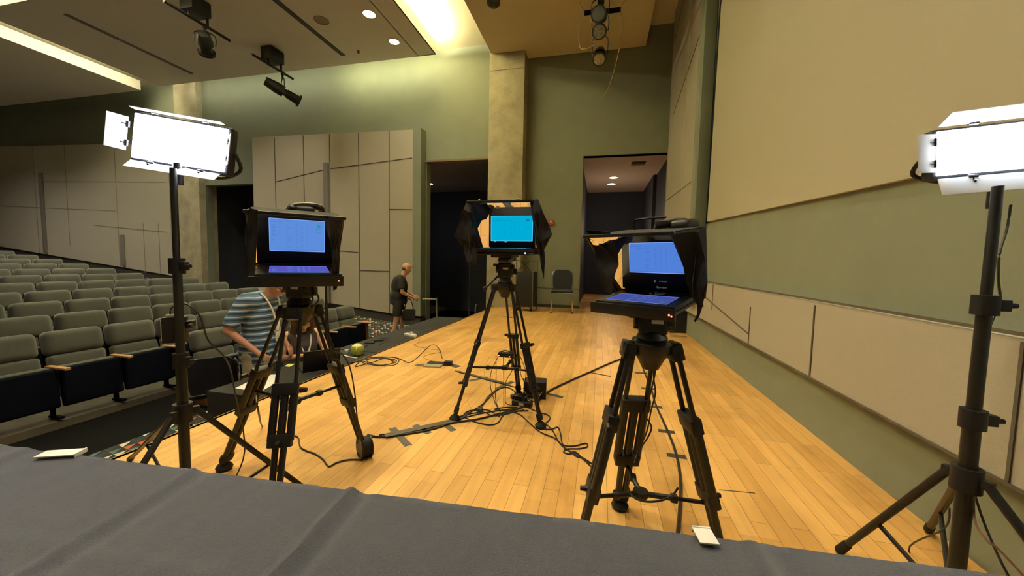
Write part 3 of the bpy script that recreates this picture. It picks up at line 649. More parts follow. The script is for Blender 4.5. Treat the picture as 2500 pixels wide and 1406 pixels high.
    # hood behind the glass
    e = .006
    b = MB(); zt_ = z0+G
    for s in (-1, 1):
        x = s*(GW/2+.004); b.prism([g((x, H+.006, .0)), g((x, H-G, zt_+.004)), g((x, H+.13, zt_+.0)), g((x, H+.17, .10)), g((x, H+.14, 0))], g((s*e, 0, 0)))
    b.prism([g((-GW/2, H-G, zt_+.006)), g((GW/2, H-G, zt_+.006)), g((GW/2, H+.13, zt_+.002)), g((-GW/2, H+.13, zt_+.002))], g((0, 0, e)))
    b.prism([g((-GW/2, H+.13, zt_)), g((GW/2, H+.13, zt_)), g((GW/2, H+.17, .0)), g((-GW/2, H+.17, .0))], g((0, e, 0))); b.build('hood', M_CLOTHB, t)
    # cloth side flaps
    n = by
    for k, (poly, dy) in enumerate(flaps):
        p0 = V((C.x, C.y, zt))+by*(dy*sc); L = []
        for px, py in poly:
            q = on_plane(px, py, p0, n)-V((C.x, C.y, zt)); L.append(RI @ q)
        if kind == 'R' and k == 1:
            for v in L: v.x = max(v.x+.02, (GW/2+.065)*sc)
        b = MB(); bm = b.bm; b.prism(L, (0, .004, 0))
        A = max(L, key=lambda v: v.z); B = min([v for v in L if v.z < A.z-.08*sc], key=lambda v: abs(v.x)); sg = -1 if k == 0 else 1
        b.prism([A, g((sg*GW/2, H-G, z0+G)), g((sg*GW/2, H-G*.45, z0+G*.45)), B], (0, .004, 0)); bmesh.ops.triangulate(bm, faces=bm.faces)
        bmesh.ops.subdivide_edges(bm, edges=bm.edges, cuts=3, use_grid_fill=True)
        for v in bm.verts: v.co.y += .018*math.sin(v.co.z*34+k)*sc+.02*math.sin(v.co.x*40)*sc
        b.build('side_flap', M_CLOTHB, t)
    # video camera behind
    b = MB(); bx(b, (0, H+.30, .17), (.13, .26, .15), bev=.02, seg=3); bx(b, (0, H+.32, .05), (.08, .3, .09), bev=.01)
    cm = b.build('video_camera', M_BLK, t)
    b = MB(); b.cyl(g((0, H+.02, .18)), g((0, H+.20, .18)), .045*sc, n=20); b.build('camera_lens', M_BLKM, cm)
    b = MB()
    if kind == 'C': pass
    else:
        xo = .05 if kind == 'L' else .03; zz = -.045 if kind == 'L' else -.02
        b.tube([g((xo-.08, H+.15, .26)), g((xo-.07, H+.15, .44+zz)), g((xo+.10, H+.2, .455+zz)), g((xo+.13, H+.3, .30))], .022*sc, 8)
        bx(b, (xo+.01, H+.2, .42+zz), (.12, .16, .075), bev=.025, seg=3); b.ball(g((xo-.06, H+.13, .435+zz)), .022*sc)
        if kind == 'R':
            b.tube([g((-.16, H+.1, z0+G)), g((-.16, H+.1, .475)), g((.03, H+.1, .478))], .007*sc, 6, 2); bx(b, (.02, H+.08, .44), (.08, .06, .045), bev=.01); bx(b, (.12, H+.15, .42), (.12, .2, .08), bev=.03, seg=3)
    if len(b.bm.faces): b.build('camera_handle', M_BLK, cm)
    else: b.bm.free()
    b = MB(); b.ball(g((.21, -.184, .006)), .0035, 8)
    if kind == 'R': b.ball(g((.222, -.184, .000)), .003, 8)
    if kind != 'C': b.build('indicator_light', M_REDLED, t)
    else: b.bm.free(); MB().ball(g((.195, -.17, .012)), .005, 8).build('indicator_light', M_WLED, t)
    if kind == 'C':
        b = MB()
        for x in (-.15, .14): b.ball(g((x, H-G-.004, z0+G+.018)), .008)
        b.build('thumb_screw', M_CHROME, t); b = MB(); bx(b, (-.02, H-G+.03-.004, z0+G-.03-.004), (.022, .001, .018), rot=(PI/4*0, 0, 0)); b.build('glass_sticker', M_PAPER, t)
    return t
prompter(V((-.715, 2.80, 0)), 1.262, 0.0, 1.0, 'C', 'middle teleprompter with bright cyan screen and open black flaps on the farthest tripod', .385, .015, (.0, .52, .86), (.02, .05, .3),
    [([(1138, 489), (1150, 493), (1157, 552), (1165, 566), (1162, 600), (1166, 648), (1147, 650), (1128, 610), (1112, 575), (1122, 530)], -.17),
     ([(1308, 486), (1314, 488), (1331, 530), (1348, 572), (1323, 590), (1327, 610), (1331, 640), (1326, 682), (1323, 660), (1316, 610), (1311, 560)], -.17)],
    [(-.12+.0, .055, .014, .010), (-.035, .055, .034, .006), (-.03, .052, .02, .008)], .33, .345, .062, 2)
prompter(V((-1.51, 1.61, 0)), 1.108, math.radians(45), .84, 'L', 'left teleprompter with pale blue screen in front of the striped-shirt man', .44, .012, (.13, .33, .90), (.10, .09, .52),
    [([(611, 507), (630, 513), (622, 560), (627, 585), (624, 660), (606, 664), (599, 600), (597, 566), (605, 540)], -.19),
     ([(800, 527), (815, 532), (821, 545), (822, 556), (830, 570), (829, 690), (822, 706), (813, 708), (811, 600), (806, 560)], -.17)], None, .33, .305, .085, 9)
prompter(V((.175, 1.53, 0)), 1.045, math.radians(-30), .69, 'R', 'right teleprompter with blue screen and ragged flap beside the screen wall', .44, .012, (.10, .27, .88), (.06, .08, .33),
    [([(1434, 562), (1493, 566), (1503, 600), (1515, 645), (1502, 690), (1490, 716), (1472, 716), (1458, 655), (1444, 602)], -.17),
     ([(1680, 566), (1692, 566), (1698, 610), (1716, 690), (1703, 698), (1698, 710), (1696, 738), (1700, 748), (1690, 752), (1688, 772), (1679, 787), (1675, 784), (1683, 765), (1681, 745), (1668, 728), (1676, 690)], -.13)],
    [(.00, .065, .012, .014), (.05, .065, .05, .008), (.045, .028, .05, .010), (.015, .03, .012, .012)], .36, .335, .115, 8)
# ------------------------------------------------------------------ LED panel lights on stands
def light_stand(base, zh, ztop, feet, lab, r=.0175, clamps=(), rb=.5):
    t = thing('light_stand', base, 0, lab, 'light stand', None)
    g = MB(); g.cyl((0, 0, .06), (0, 0, ztop*.52), r, n=16); g.build('pole', M_BLKM, t)
    g = MB(); g.cyl((0, 0, ztop*.5), (0, 0, ztop*.76), r*.82, n=14); g.cyl((0, 0, ztop*.76), (0, 0, ztop), r*.62, n=12); g.build('telescopic_pole', M_BLKM, t)
    for z in (ztop*.51, ztop*.755):
        g = MB(); g.cyl((0, 0, z-.03), (0, 0, z+.03), r*1.45, n=16); g.box((r*1.9, 0, z), (r*1.6, r*1.2, .035), bev=.004); g.cyl((r*2.2, 0, z), (r*3.6, 0, z), .010, .008, 8); g.build('height_clamp', M_BLK, t)
    g = MB(); g.cyl((0, 0, zh-.04), (0, 0, zh+.035), r*1.7, n=16)
    for f in feet:
        d = (V(f)-V(base)); d.z = 0; d.normalize(); g.box(d*r*1.9+V((0, 0, zh)), (r*1.8, .022, .03), rot=math.atan2(d.y, d.x), bev=.004)
    g.build('leg_collar', M_BLK, t)
    zl = .13; g = MB(); g.cyl((0, 0, zl-.02), (0, 0, zl+.02), r*1.5, n=16); g.build('brace_collar', M_BLK, t)
    for f in feet:
        f = V(f)-V(base); d = V((f.x, f.y, 0)).normalized(); a = d*r*2.2+V((0, 0, zh)); f.z = .018
        g = MB(); g.cyl(a, f, r*.62, n=12); lg = g.build('leg', M_BLKM, t)
        q = a+(f-a)*.60; g = MB(); g.cyl(d*r*1.4+V((0, 0, zl)), q, r*.38, n=8); g.ball(q, r*.6, 8); g.build('brace', M_BLKM, lg)
        g = MB(); g.cap(f-(f-a).normalized()*.05, f, r*.8, r*.85); g.build('rubber_foot', M_RUB, lg)
    return t
def led_panel(cen, rx, up, w_, h_, lab, doors, pole_top, gid):
    """cen world centre, rx right axis (unit), up axis, local frame in world orientation"""
    rx = V(rx).normalized(); up = V(up); up = (up-rx*up.dot(rx)).normalized(); nf = rx.cross(up)       # nf points at the viewer
    t = thing('led_panel_light', cen, 0, lab, 'studio light'); Rm = Matrix((rx, up, nf)).transposed()
    L = lambda x, y, z: rx*x+up*y+nf*z
    b = MB(); b.box(L(0, 0, -.03), (w_+.02, h_+.02, .05), rot=Rm, bev=.012); b.build('housing', M_BLK, t)
    b = MB(); b.box(L(0, 0, -.002), (w_, h_, .006), rot=Rm, bev=.003); b.build('led_diffuser', M_LED, t, sm=False)
    for (ex, ey, a, ln, wd) in doors:       # edge direction, opening angle, length, breadth
        if ex: hx = V((ex*(w_/2+.012), 0, .01)); d = V((ex*math.cos(a), 0, math.sin(a))); sz = (wd, ln)
        else: hx = V((0, ey*(h_/2+.012), .01)); d = V((0, ey*math.cos(a), math.sin(a))); sz = (ln, wd)
        c = hx+d*(wd/2); ez = V((0, 0, 1)); e1 = d; e2 = V((0, 1, 0)) if ex else V((1, 0, 0)); e3 = e1.cross(e2)
        B = Matrix((Rm @ e1, Rm @ e2, Rm @ e3)).transposed()
        b = MB(); b.box(Rm @ c, (wd, ln, .003), rot=B, bev=.0012); dr = b.build('barn_door', M_DOOR, t)
        b = MB()
        for s in (-1, 1): b = MB(); b.cyl(Rm @ (hx+e2*(s*ln*.28-.012)), Rm @ (hx+e2*(s*ln*.28+.012)), .006, n=8); b.cyl(Rm @ (hx+e2*(s*ln*.28)), Rm @ (hx+d*wd*.3+e2*(s*ln*.28)), .003, n=6); b.ball(Rm @ (hx+d*wd*.3+e2*(s*ln*.28)+e3*(.003)), .0045, 8); b.build('hinge', M_BLKM, dr)
    b = MB(); p = V(pole_top)-V(cen)
    yk = [L(-w_/2-.015, 0, -.03), L(-w_/2-.02, -h_*.3, -.06), L(-w_/2+.03, -h_*.62, -.08)]
    b.tube([L(-w_/2-.016, 0, -.03), L(-w_/2-.02, -h_*.35, -.07), L(-w_*.3, -h_*.6, -.085), p+V((0, 0, .02)), L(w_*.3, -h_*.6, -.085), L(w_/2+.02, -h_*.35, -.07), L(w_/2+.016, 0, -.03)], .007, 8)
    b.cyl(p+V((0, 0, -.05)), p+V((0, 0, .035)), .016, n=12); b.build('yoke', M_BLKM, t)
    al = bpy.data.lights.new('led_panel_lamp', 'AREA'); al.shape = 'RECTANGLE'; al.size = w_*.95; al.size_y = h_*.95; al.energy = LEDW; al.color = (.84, .90, 1.0)
    lo = bpy.data.objects.new('led_panel_lamp', al); COL.objects.link(lo); lo.matrix_world = Matrix.Translation(V(cen)+nf*.004) @ Rm.to_4x4()
    return t
LEDW = 12
pl = at_depth(447, 1005, 1.5); PL = V((pl.x, pl.y, 0))
pt_ = at_depth(435, 420, 1.5)
light_stand(PL, pl.z, pt_.z, [fl(318, 1128), fl(760, 1212), PL+V((.10, -.55, 0))], 'black light stand at the left with a power box clamped to it', r=.0185)
r_left = (at_depth(545, 372, 1.50)-at_depth(325, 335, 1.46)).normalized()
led_panel(at_depth(440, 349, 1.5), r_left, (0, 0, 1), .345, .175, 'glowing white LED panel with barn doors on the left stand', [(-1, 0, .75, .13, .06), (1, 0, .95, .12, .06), (0, -1, .8, .33, .045), (0, 1, 1.5, .33, .028)], pt_, 'l')
pr_ = at_depth(2355, 1170, 1.2); PR = V((pr_.x-.02, pr_.y-.03, 0)); qt = at_depth(2428, 470, 1.2)
light_stand(PR, pr_.z+.02, qt.z, [fl(2050, 1352), fl(2287, 1292)+V((-.06, -.04, 0)), PR+V((.22, -.42, 0))], 'black light stand at the right beside the screen wall, power lead hanging along it', r=.021)
r_right = (at_depth(2600, 340, 1.12)-at_depth(2285, 372, 1.2)).normalized()
led_panel(at_depth(2482, 356, 1.18), r_right, (0, 0, 1), .40, .145, 'glowing white LED panel with riveted barn doors on the right stand', [(-1, 0, .35, .125, .062), (1, 0, .35, .125, .062), (0, -1, .35, .41, .06), (0, 1, 1.1, .41, .06)], qt, 'r')
# power box clamped on the left stand and the lead of each light
t = thing('power_supply_box', (PL.x-.052, PL.y+.02, at_depth(425, 805, 1.5).z), math.radians(40), 'black power box with pale side label clamped to the left light stand', 'power supply')
MB().box((0, 0, 0), (.075, .045, .105), bev=.006).build('case', M_BLK, t); MB().box((-.0385, 0, 0), (.002, .036, .085)).build('side_label', M_PAPER, t)
b = MB(); b.box((.045, 0, .02), (.035, .05, .03), bev=.006); b.cyl((.06, -.03, .02), (.06, -.07, .02), .008, n=8); b.build('clamp', M_BLKM, t)
b = MB(); b.box((0, -.0, .058), (.05, .03, .012), bev=.003); b.build('connector', M_CHROME, t)
def cable(pts, r, lab, mt=M_CABLE, cat='cable', grp=None, sub=6, name='cable', n=6):
    b = MB(); b.tube(pts, r, n, sub); o = b.build(name, mt)
    return tag(o, lab, cat, grp)
D = lambda x, y, d: at_depth(x, y, d)
cable([D(417, 790, 1.5), D(416, 760, 1.5), D(424, 748, 1.5), D(440, 742, 1.49), D(462, 746, 1.48), D(490, 775, 1.5), D(508, 830, 1.55), D(545, 868, 1.62), D(562, 900, 1.7), D(572, 950, 1.75), V((-1.75, 1.5, .2)), V((-1.78, 1.42, .006)), V((-1.6, 1.2, .006))], .0035, 'thin black lead looping from the power box down to the floor by the left tripod')
cable([D(2468, 500, 1.19), D(2458, 560, 1.19), D(2440, 620, 1.19), D(2437, 680, 1.19), D(2442, 740, 1.19), D(2420, 790, 1.19), D(2408, 860, 1.2), D(2402, 930, 1.2), D(2388, 1020, 1.2), D(2384, 1120, 1.2), D(2378, 1200, 1.2), V((PR.x+.05, PR.y-.1, .3)), V((1.33, 1.2, .01)), V((1.2, .9, .01))], .0035, 'wavy black lead hanging along the right light stand')
cable([D(2378, 1195, 1.19), D(2380, 1270, 1.15), D(2410, 1320, 1.1), D(2480, 1385, 1.05), V((1.3, 1.0, .1))], .003, 'thin brown lead curving away behind the right light stand', mat('brown_cable', (.12, .05, .025), .5))
cable([D(2318, 1240, 1.3), D(2305, 1290, 1.35), V((1.33, 1.86, .006)), V((1.3, 1.6, .006)), V((1.22, 1.2, .006))], .003, 'thin dark lead dropping to the floor behind the right stand leg')

# ------------------------------------------------------------------ cables, tape and boxes on the stage floor
def floorcable(px, r, lab, mt=M_CABLE, grp=None, z=None, sub=6):
    pts = []
    for p in px:
        x, y = p[:2]; h = p[2] if len(p) > 2 else 0
        pts.append(fl(x, y, r+h+.001))
    return cable(pts, r, lab, mt, grp=grp, sub=sub)
floorcable([(900, 1062), (930, 1066), (1000, 1058), (1060, 1046), (1105, 1032), (1160, 1024), (1210, 1012), (1262, 998), (1300, 985)], .007, 'thick black cable run from the left tripod to the box pile')
for k, (px, lab) in enumerate((
    ([(925, 1062), (1000, 1050), (1120, 1022), (1180, 1008), (1230, 1000), (1262, 996), (1300, 990)], 'black cable taped along the left run, ending at the box pile'),
    ([(1100, 1030), (1130, 1014), (1180, 1006), (1200, 1014), (1226, 1012), (1280, 1000)], 'black cable bowing gently just right of the middle tripod front foot'),
    ([(1120, 1028), (1140, 1005), (1170, 1000), (1195, 1002), (1218, 1016), (1220, 1012), (1250, 1005), (1290, 1002)], 'black cable wriggling between the middle tripod feet'),
    ([(1130, 1016), (1160, 1030), (1195, 1037), (1215, 1032), (1225, 1018), (1235, 1008), (1270, 1002)], 'black cable making the lowest bow between the middle tripod feet'),
    ([(1118, 1030), (1140, 1010), (1162, 1000), (1172, 1000), (1190, 970), (1215, 950), (1240, 946), (1256, 955), (1262, 965)], 'black cable climbing from the tie bundle to the box pile'),
    ([(1128, 1022), (1150, 1005), (1180, 985), (1205, 960), (1225, 946), (1245, 948), (1262, 960)], 'second black cable running beside the tie bundle'),
    ([(1250, 1006), (1270, 1012), (1290, 1030), (1320, 1055), (1355, 1070), (1375, 1090), (1385, 1098), (1410, 1110), (1435, 1125), (1450, 1135), (1470, 1150)], 'black cable trailing diagonally from the pile to the right tripod'),
    ([(1325, 1047), (1345, 1048), (1362, 1043), (1369, 1060), (1372, 1080), (1380, 1088), (1405, 1088), (1430, 1082), (1434, 1090), (1415, 1095), (1385, 1096), (1376, 1103), (1390, 1108), (1400, 1102), (1412, 1108), (1425, 1122), (1440, 1130), (1455, 1133), (1470, 1148)], 'black cable with a flat loop lying by the right tripod'),
    ([(1330, 1032), (1350, 1052), (1362, 1075), (1375, 1090), (1395, 1105), (1410, 1115), (1422, 1118), (1438, 1134), (1448, 1142), (1470, 1155)], 'black cable twisted round the trailing pair near the right tripod'),
    ([(1290, 995), (1312, 1005), (1335, 1012), (1343, 1020), (1333, 1032), (1320, 1036)], 'short black cable hooking round the middle tripod right foot'),
    ([(1208, 998), (1235, 994), (1262, 994), (1250, 1000), (1215, 1001), (1207, 998)], 'flattened black cable loop in front of the box pile'))):
    floorcable(px, .0045, lab)
floorcable([(1310, 982), (1340, 955), (1390, 930), (1440, 908), (1500, 882), (1560, 862)], .009, 'thick taped black cable rising right from the box pile past the right tripod')
floorcable([(1556, 860), (1572, 905), (1590, 950), (1600, 985), (1618, 1025), (1640, 1075), (1655, 1125), (1662, 1180), (1660, 1240), (1655, 1300), (1650, 1360)], .0085, 'long taped black cable curving down the floor right of the right tripod')
floorcable([(1112, 905), (1180, 925), (1230, 938), (1262, 946)], .005, 'flat black cable from the floor box to the pile')
floorcable([(870, 884), (890, 882), (905, 890), (940, 893), (965, 890), (974, 880), (965, 873), (930, 871), (895, 874), (880, 882), (905, 890), (945, 890), (968, 880), (930, 873), (890, 878), (872, 888), (868, 895), (880, 892), (910, 884), (940, 875), (960, 885), (925, 891), (895, 880), (920, 874), (955, 878), (968, 888)], .0042, 'black cable coiled in a flat oval near the stage edge')
floorcable([(855, 886), (878, 880), (900, 873), (960, 872), (985, 880), (996, 885), (1010, 880), (1030, 862), (1042, 850), (1052, 843, .01), (1064, 843, .02), (1074, 855, .02), (1080, 876)], .0042, 'black cable arching from the flat coil to the floor box')
floorcable([(1016, 820), (1025, 828), (1018, 838), (1010, 842), (1025, 847), (1050, 852), (1075, 855), (1072, 860), (1045, 866), (1034, 872), (1045, 878), (1060, 882)], .0038, 'beige extension lead between the white power strip and the floor box', M_CABLET)
for k, (px, lab) in enumerate((
    ([(1218, 868, .46), (1200, 905, .26), (1197, 940, .12), (1206, 975, .02), (1218, 1000)], 'thin black lead bowing left down from the receiver on the middle tripod'),
    ([(1211, 868, .46), (1211, 920, .2), (1210, 975, .02), (1222, 1005)], 'thin black lead hanging straight down from the receiver'),
    ([(1229, 868, .46), (1230, 930, .2), (1230, 990, .0), (1232, 1008)], 'thin black lead hanging in the middle of the receiver bundle'),
    ([(1253, 872, .44), (1250, 905, .28), (1236, 930, .14), (1234, 960, .03), (1236, 985), (1262, 990)], 'thin black lead crossing behind the middle tripod column'),
    ([(1270, 870, .46), (1282, 900, .3), (1284, 920, .2), (1280, 945, .08), (1272, 950, .02)], 'thin black lead bowing right beside the middle tripod'),
    ([(1266, 872, .4), (1272, 915, .2), (1282, 935, .1), (1290, 950, .06)], 'short black lead dropping onto the box pile'))):
    floorcable(px, .0032, lab)
floorcable([(1196, 870, .4), (1184, 895, .2), (1182, 915, .1), (1170, 940, .02), (1142, 972), (1150, 997)], .0016, 'hair-thin pale brown lead slanting down to the floor left of the middle tripod', M_CABLET)
# left tripod leads
cable([D(625, 975, 1.78)+V((0, 0, .02)), D(632, 1010, 1.8), fl(640, 1040, .006), fl(660, 1050, .006), fl(690, 1056, .006), fl(718, 1063, .006), fl(729, 1070, .006), fl(733, 1090, .006), fl(748, 1100, .006), fl(770, 1108, .006), fl(790, 1122, .006), fl(803, 1138, .006), fl(820, 1130, .006), fl(850, 1122, .006), fl(885, 1122, .006)], .0045, 'black lead snaking over the floor beneath the left tripod')
cable([V((-1.40, 1.68, 1.08)), D(808, 860, 1.95), D(828, 880, 2.0), D(842, 930, 2.05), D(848, 970, 2.1), D(852, 985, 2.1)], .004, 'black lead drooping on the outside of the left tripod, short one')
cable([V((-1.38, 1.66, 1.10)), D(800, 838, 1.95), D(836, 865, 2.0), D(855, 900, 2.03), D(866, 960, 2.08), D(871, 1010, 2.12), D(878, 1060, 2.15), fl(893, 1108, .01)], .004, 'reddish black lead hanging down the outside of the left tripod leg')
for k, (x, x2, lab) in enumerate(((762, 760, 'thin black lead looping under the left teleprompter, inner one'), (776, 772, 'thin black lead under the left teleprompter, outer one'))):
    cable([D(x, 676, 1.86), D(x-7, 705, 1.86), D(x+2, 730, 1.86), D(x2-8, 750, 1.86)], .004, lab)
cable([D(1590, 850, 1.5), D(1600, 900, 1.52), D(1588, 960, 1.56), D(1575, 1010, 1.6), D(1590, 1040, 1.6), D(1583, 1065, 1.6), D(1560, 1100, 1.62), D(1548, 1130, 1.6)], .0035, 'tangled black lead hanging inside the right tripod')
cable([D(1598, 860, 1.5), D(1596, 920, 1.5), D(1600, 960, 1.52), D(1590, 1000, 1.55), D(1580, 1050, 1.58), D(1565, 1085, 1.6), D(1545, 1120, 1.6)], .0035, 'second black lead hanging inside the right tripod')
cable([D(1532, 1185, 1.55), D(1545, 1212, 1.5), D(1575, 1224, 1.45), D(1612, 1222, 1.42), D(1640, 1210, 1.42), D(1656, 1190, 1.42)], .004, 'black lead sagging between the right tripod spreader arms')
# gaffer tape
def tape(a, b_, wid, lab, z=.0012, grp='tape strips on the stage floor'):
    a, b_ = fl(*a), fl(*b_); d = (b_-a); d.z = 0; L = d.length; c = (a+b_)/2; c.z = z
    o = MB().box((0, 0, 0), (L, wid, .0012)).build('tape_strip', M_TAPE, None, sm=False); o.location = c; o.rotation_euler = (0, 0, math.atan2(d.y, d.x))
    return tag(o, lab, 'tape', grp)
TAPES = [((957, 1045), (997, 1088), .05, 'dark tape strip crossing the left cable run, nearest the left tripod'),
 ((1012, 1038), (1048, 1058), .048, 'dark tape strip crossing the left cable run, middle one'),
 ((1080, 1032), (1108, 1052), .048, 'dark tape strip crossing the left cable run, by the middle tripod foot'),
 ((1145, 930), (1190, 921), .05, 'dark tape strip crossing the flat cable left of the middle tripod leg'),
 ((1214, 949), (1252, 932), .05, 'dark tape strip crossing the flat cable just left of the box pile'),
 ((1322, 958), (1374, 970), .05, 'dark tape strip poking out right of the box pile'),
 ((1433, 908), (1491, 919), .03, 'dark tape strip crossing the thick cable left of the right tripod'),
 ((1550, 910), (1580, 911), .05, 'dark tape strip on the right cable, second from the far end'),
 ((1566, 948), (1598, 950), .05, 'dark tape strip on the right cable, seen between the right tripod legs'),
 ((1584, 992), (1617, 995), .05, 'dark tape strip on the right cable, middle one'),
 ((1607, 1051), (1647, 1056), .05, 'dark tape strip on the right cable, next to nearest'),
 ((1628, 1110), (1676, 1117), .05, 'dark tape strip on the right cable, nearest the photographer'),
 ((1016, 890), (1060, 894), .07, 'dark tape strip under the left side of the floor box'),
 ((1078, 884), (1120, 896), .09, 'dark tape strip under the right side of the floor box'),
 ((1228, 773), (1252, 776), .07, 'short dark tape mark on the floor far behind the middle tripod')]
for a in TAPES: tape(*a)
for k, (x0, y0, x1, y1, lab) in enumerate(((940, 1068, 1110, 1030, 'long tape laid over the left cable run'), (1118, 908, 1240, 940, 'long tape laid over the flat cable'))):
    tape((x0, y0), (x1, y1), .055 if k == 0 else .035, lab, .0145 if k == 0 else .011, 'long tapes covering cables')
tape((1756, 1196), (1843, 1204), .006, 'thin dark scratch-like tape line on the bare floor right of the right tripod', .0008, None)
# floor box near the coil
p = fl(1070, 893); t = thing('floor_box', p, math.radians(6), 'grey metal floor box with open lid and black tape, beside the coil', 'floor box')
MB().box((-.05, -.02, .008), (.20, .13, .016), bev=.003).build('lid', M_GREY, t); b = MB(); b.box((0, .06, .012), (.28, .09, .022), bev=.004); b.box((.10, .06, .03), (.09, .06, .03), bev=.006); b.build('socket_frame', M_BLK, t)
# box pile at the rear foot of the middle tripod
P0 = fl(1292, 985)
def loc(x, y, z=0): return fl(x, y, z)
t = thing('power_conditioner', fl(1300, 968)+V((0.02, .02, 0)), .1, 'square black box at the back of the cable pile', 'electronic box')
MB().box((0, 0, .075), (.20, .15, .15), bev=.008).build('case', M_BLK, t); MB().box((.03, -.076, .05), (.05, .003, .03)).build('front_plate', mat('brown_label', (.12, .10, .07), .5), t)
t = thing('power_strip', fl(1275, 990), -.15, 'low black power strip with plugs at the front of the cable pile', 'power strip')
MB().box((0, 0, .02), (.17, .06, .04), bev=.006).build('case', M_BLK, t)
for q in (-.055, -.015, .025): MB().box((q, .01, .055), (.028, .03, .04), bev=.006).build('plug', M_BLKM if q < 0 else M_BLK, t)
MB().box((.0, -.031, .022), (.045, .002, .022)).build('rating_label', mat('pale_label', (.55, .52, .42), .6), t)
t = thing('power_adapter', fl(1262, 972, 0), .6, 'small black power brick lying left in the cable pile', 'power adapter'); MB().box((0, 0, .018), (.11, .05, .034), bev=.008).build('case', M_BLK, t); MB().tube([(.05, 0, .02), (.09, .02, .05), (.14, .0, .02)], .004).build('lead', M_CABLE, t)
for k, (R_, px) in enumerate(((.06, (1282, 978)), (.075, (1300, 985)), (.05, (1290, 965)))):
    c = fl(*px); pts = [c+V((R_*math.cos(a)*(1+.15*math.sin(3*a)), R_*math.sin(a)*.8, .02+.05*k+.03*math.sin(2*a+k))) for a in [i*.62 for i in range(21)]]
    cable(pts, .004, ['black cable coil draped over the power strip in the pile', 'black cable coil hanging over the right of the pile', 'black cable coil on top of the square box'][k])
b = MB(); c = fl(1170, 1000, .012)
for i in range(7): a = i*.9; b.cyl(c+V((.03*math.cos(a), .03*math.sin(a), 0)), c-V((.03*math.cos(a), .03*math.sin(a), -.01)), .006, n=6)
tag(b.build('cable_tie_bundle', M_CABLE), 'small knot of black cable ties left of the box pile', 'cable tie')
# receiver hanging on the middle tripod spreader
p = D(1236, 866, 2.72); t = thing('wireless_receiver', p, 0, 'small black receiver with red light strapped to the middle tripod spreader', 'receiver')
MB().box((0, 0, 0), (.12, .05, .032), bev=.006).build('case', M_BLK, t); b = MB(); b.ball((-.05, -.026, -.003), .0045, 8); b.build('red_light', M_REDLED, t); b = MB(); b.ball((.03, -.026, -.006), .003, 8); b.build('white_light', M_WLED, t)
MB().tube([(-.045, 0, .015), (-.01, 0, .03), (.05, 0, .02)], .005).build('strap', M_CABLE, t)
# dark sand weight at the right foot of the left tripod
p = fl(893, 1112); t = thing('wheel_brake_shoe', p+V((.0, -.01, 0)), .9, 'round black cable drum standing by the right foot of the left tripod', 'cable drum')
b = MB(); b.cyl((-.028, 0, .062), (.028, 0, .062), .06, n=24); b.build('drum', M_RUB, t); b = MB(); b.cyl((-.034, 0, .062), (-.026, 0, .062), .066, n=24); b.cyl((.026, 0, .062), (.034, 0, .062), .066, n=24); b.build('flange', M_BLKM, t)
t.name = 'cable_drum'
# white power strip on the stage edge
p = fl(1000, 822); t = thing('power_strip', p, math.radians(60), 'white power strip with plug at the stage edge', 'power strip')
MB().box((0, 0, .025), (.07, .22, .045), bev=.01).build('case', M_WHITE, t); MB().box((0, -.05, .06), (.05, .05, .05), bev=.01).build('plug', M_WHITE, t); MB().ball((0.0, -.14, .035), .035).build('plug_top', M_WHITE, t)
for k, px in enumerate(((1645, 818), (1668, 822))):
    pass
c = fl(1655, 822); cable([c+V((.13*math.cos(a), .07*math.sin(a), .006+.001*i)) for i, a in enumerate([j*.7 for j in range(20)])], .006, 'small beige cable coil on the floor against the screen wall', M_CABLET)
# far end of the stage
t = thing('stage_monitor_speaker', fl(1655, 812)+V((0, .12, 0)), .15, 'black speaker box on the floor by the screen wall, half behind the right teleprompter', 'speaker')
MB().box((0, 0, .2), (.34, .30, .4), bev=.015).build('cabinet', M_BLK, t); b = MB(); b.box((0, -.152, .2), (.3, .008, .35), bev=.002); b.build('grille', M_CLOTHB, t); MB().box((-.1, -.158, .33), (.02, .004, .10)).build('red_stripe', M_RED, t)
t = thing('equipment_rack', V((-1.76, 9.2, 0)), -.12, 'tall black equipment rack with open top frame before the concrete column', 'rack')
MB().box((0, 0, .55), (.44, .42, .86), bev=.008).build('cabinet', M_BLK, t); b = MB()
for sx in (-1, 1):
    for sy in (-1, 1): b.box((sx*.215, sy*.2, .64), (.02, .02, 1.24))
b.box((0, -.2, 1.25), (.44, .02, .02)); b.box((0, .2, 1.25), (.44, .02, .02)); b.box((-.215, 0, 1.25), (.02, .4, .02)); b.box((.215, 0, 1.25), (.02, .4, .02))
b.build('frame', mat('dull_steel', (.16, .15, .12), .4, metal=.6), t)
b = MB(); b.cyl((-.2, -.19, 1.0), (.1, -.19, 1.24), .006); b.cyl((.15, -.19, 1.0), (-.1, -.19, 1.24), .006); b.build('cross_brace', M_BLKM, t)
for sx in (-1, 1): MB().cyl((sx*.17-.02, -.16, .05), (sx*.17+.02, -.16, .05), .05, n=14).build('caster', M_RUB, t)
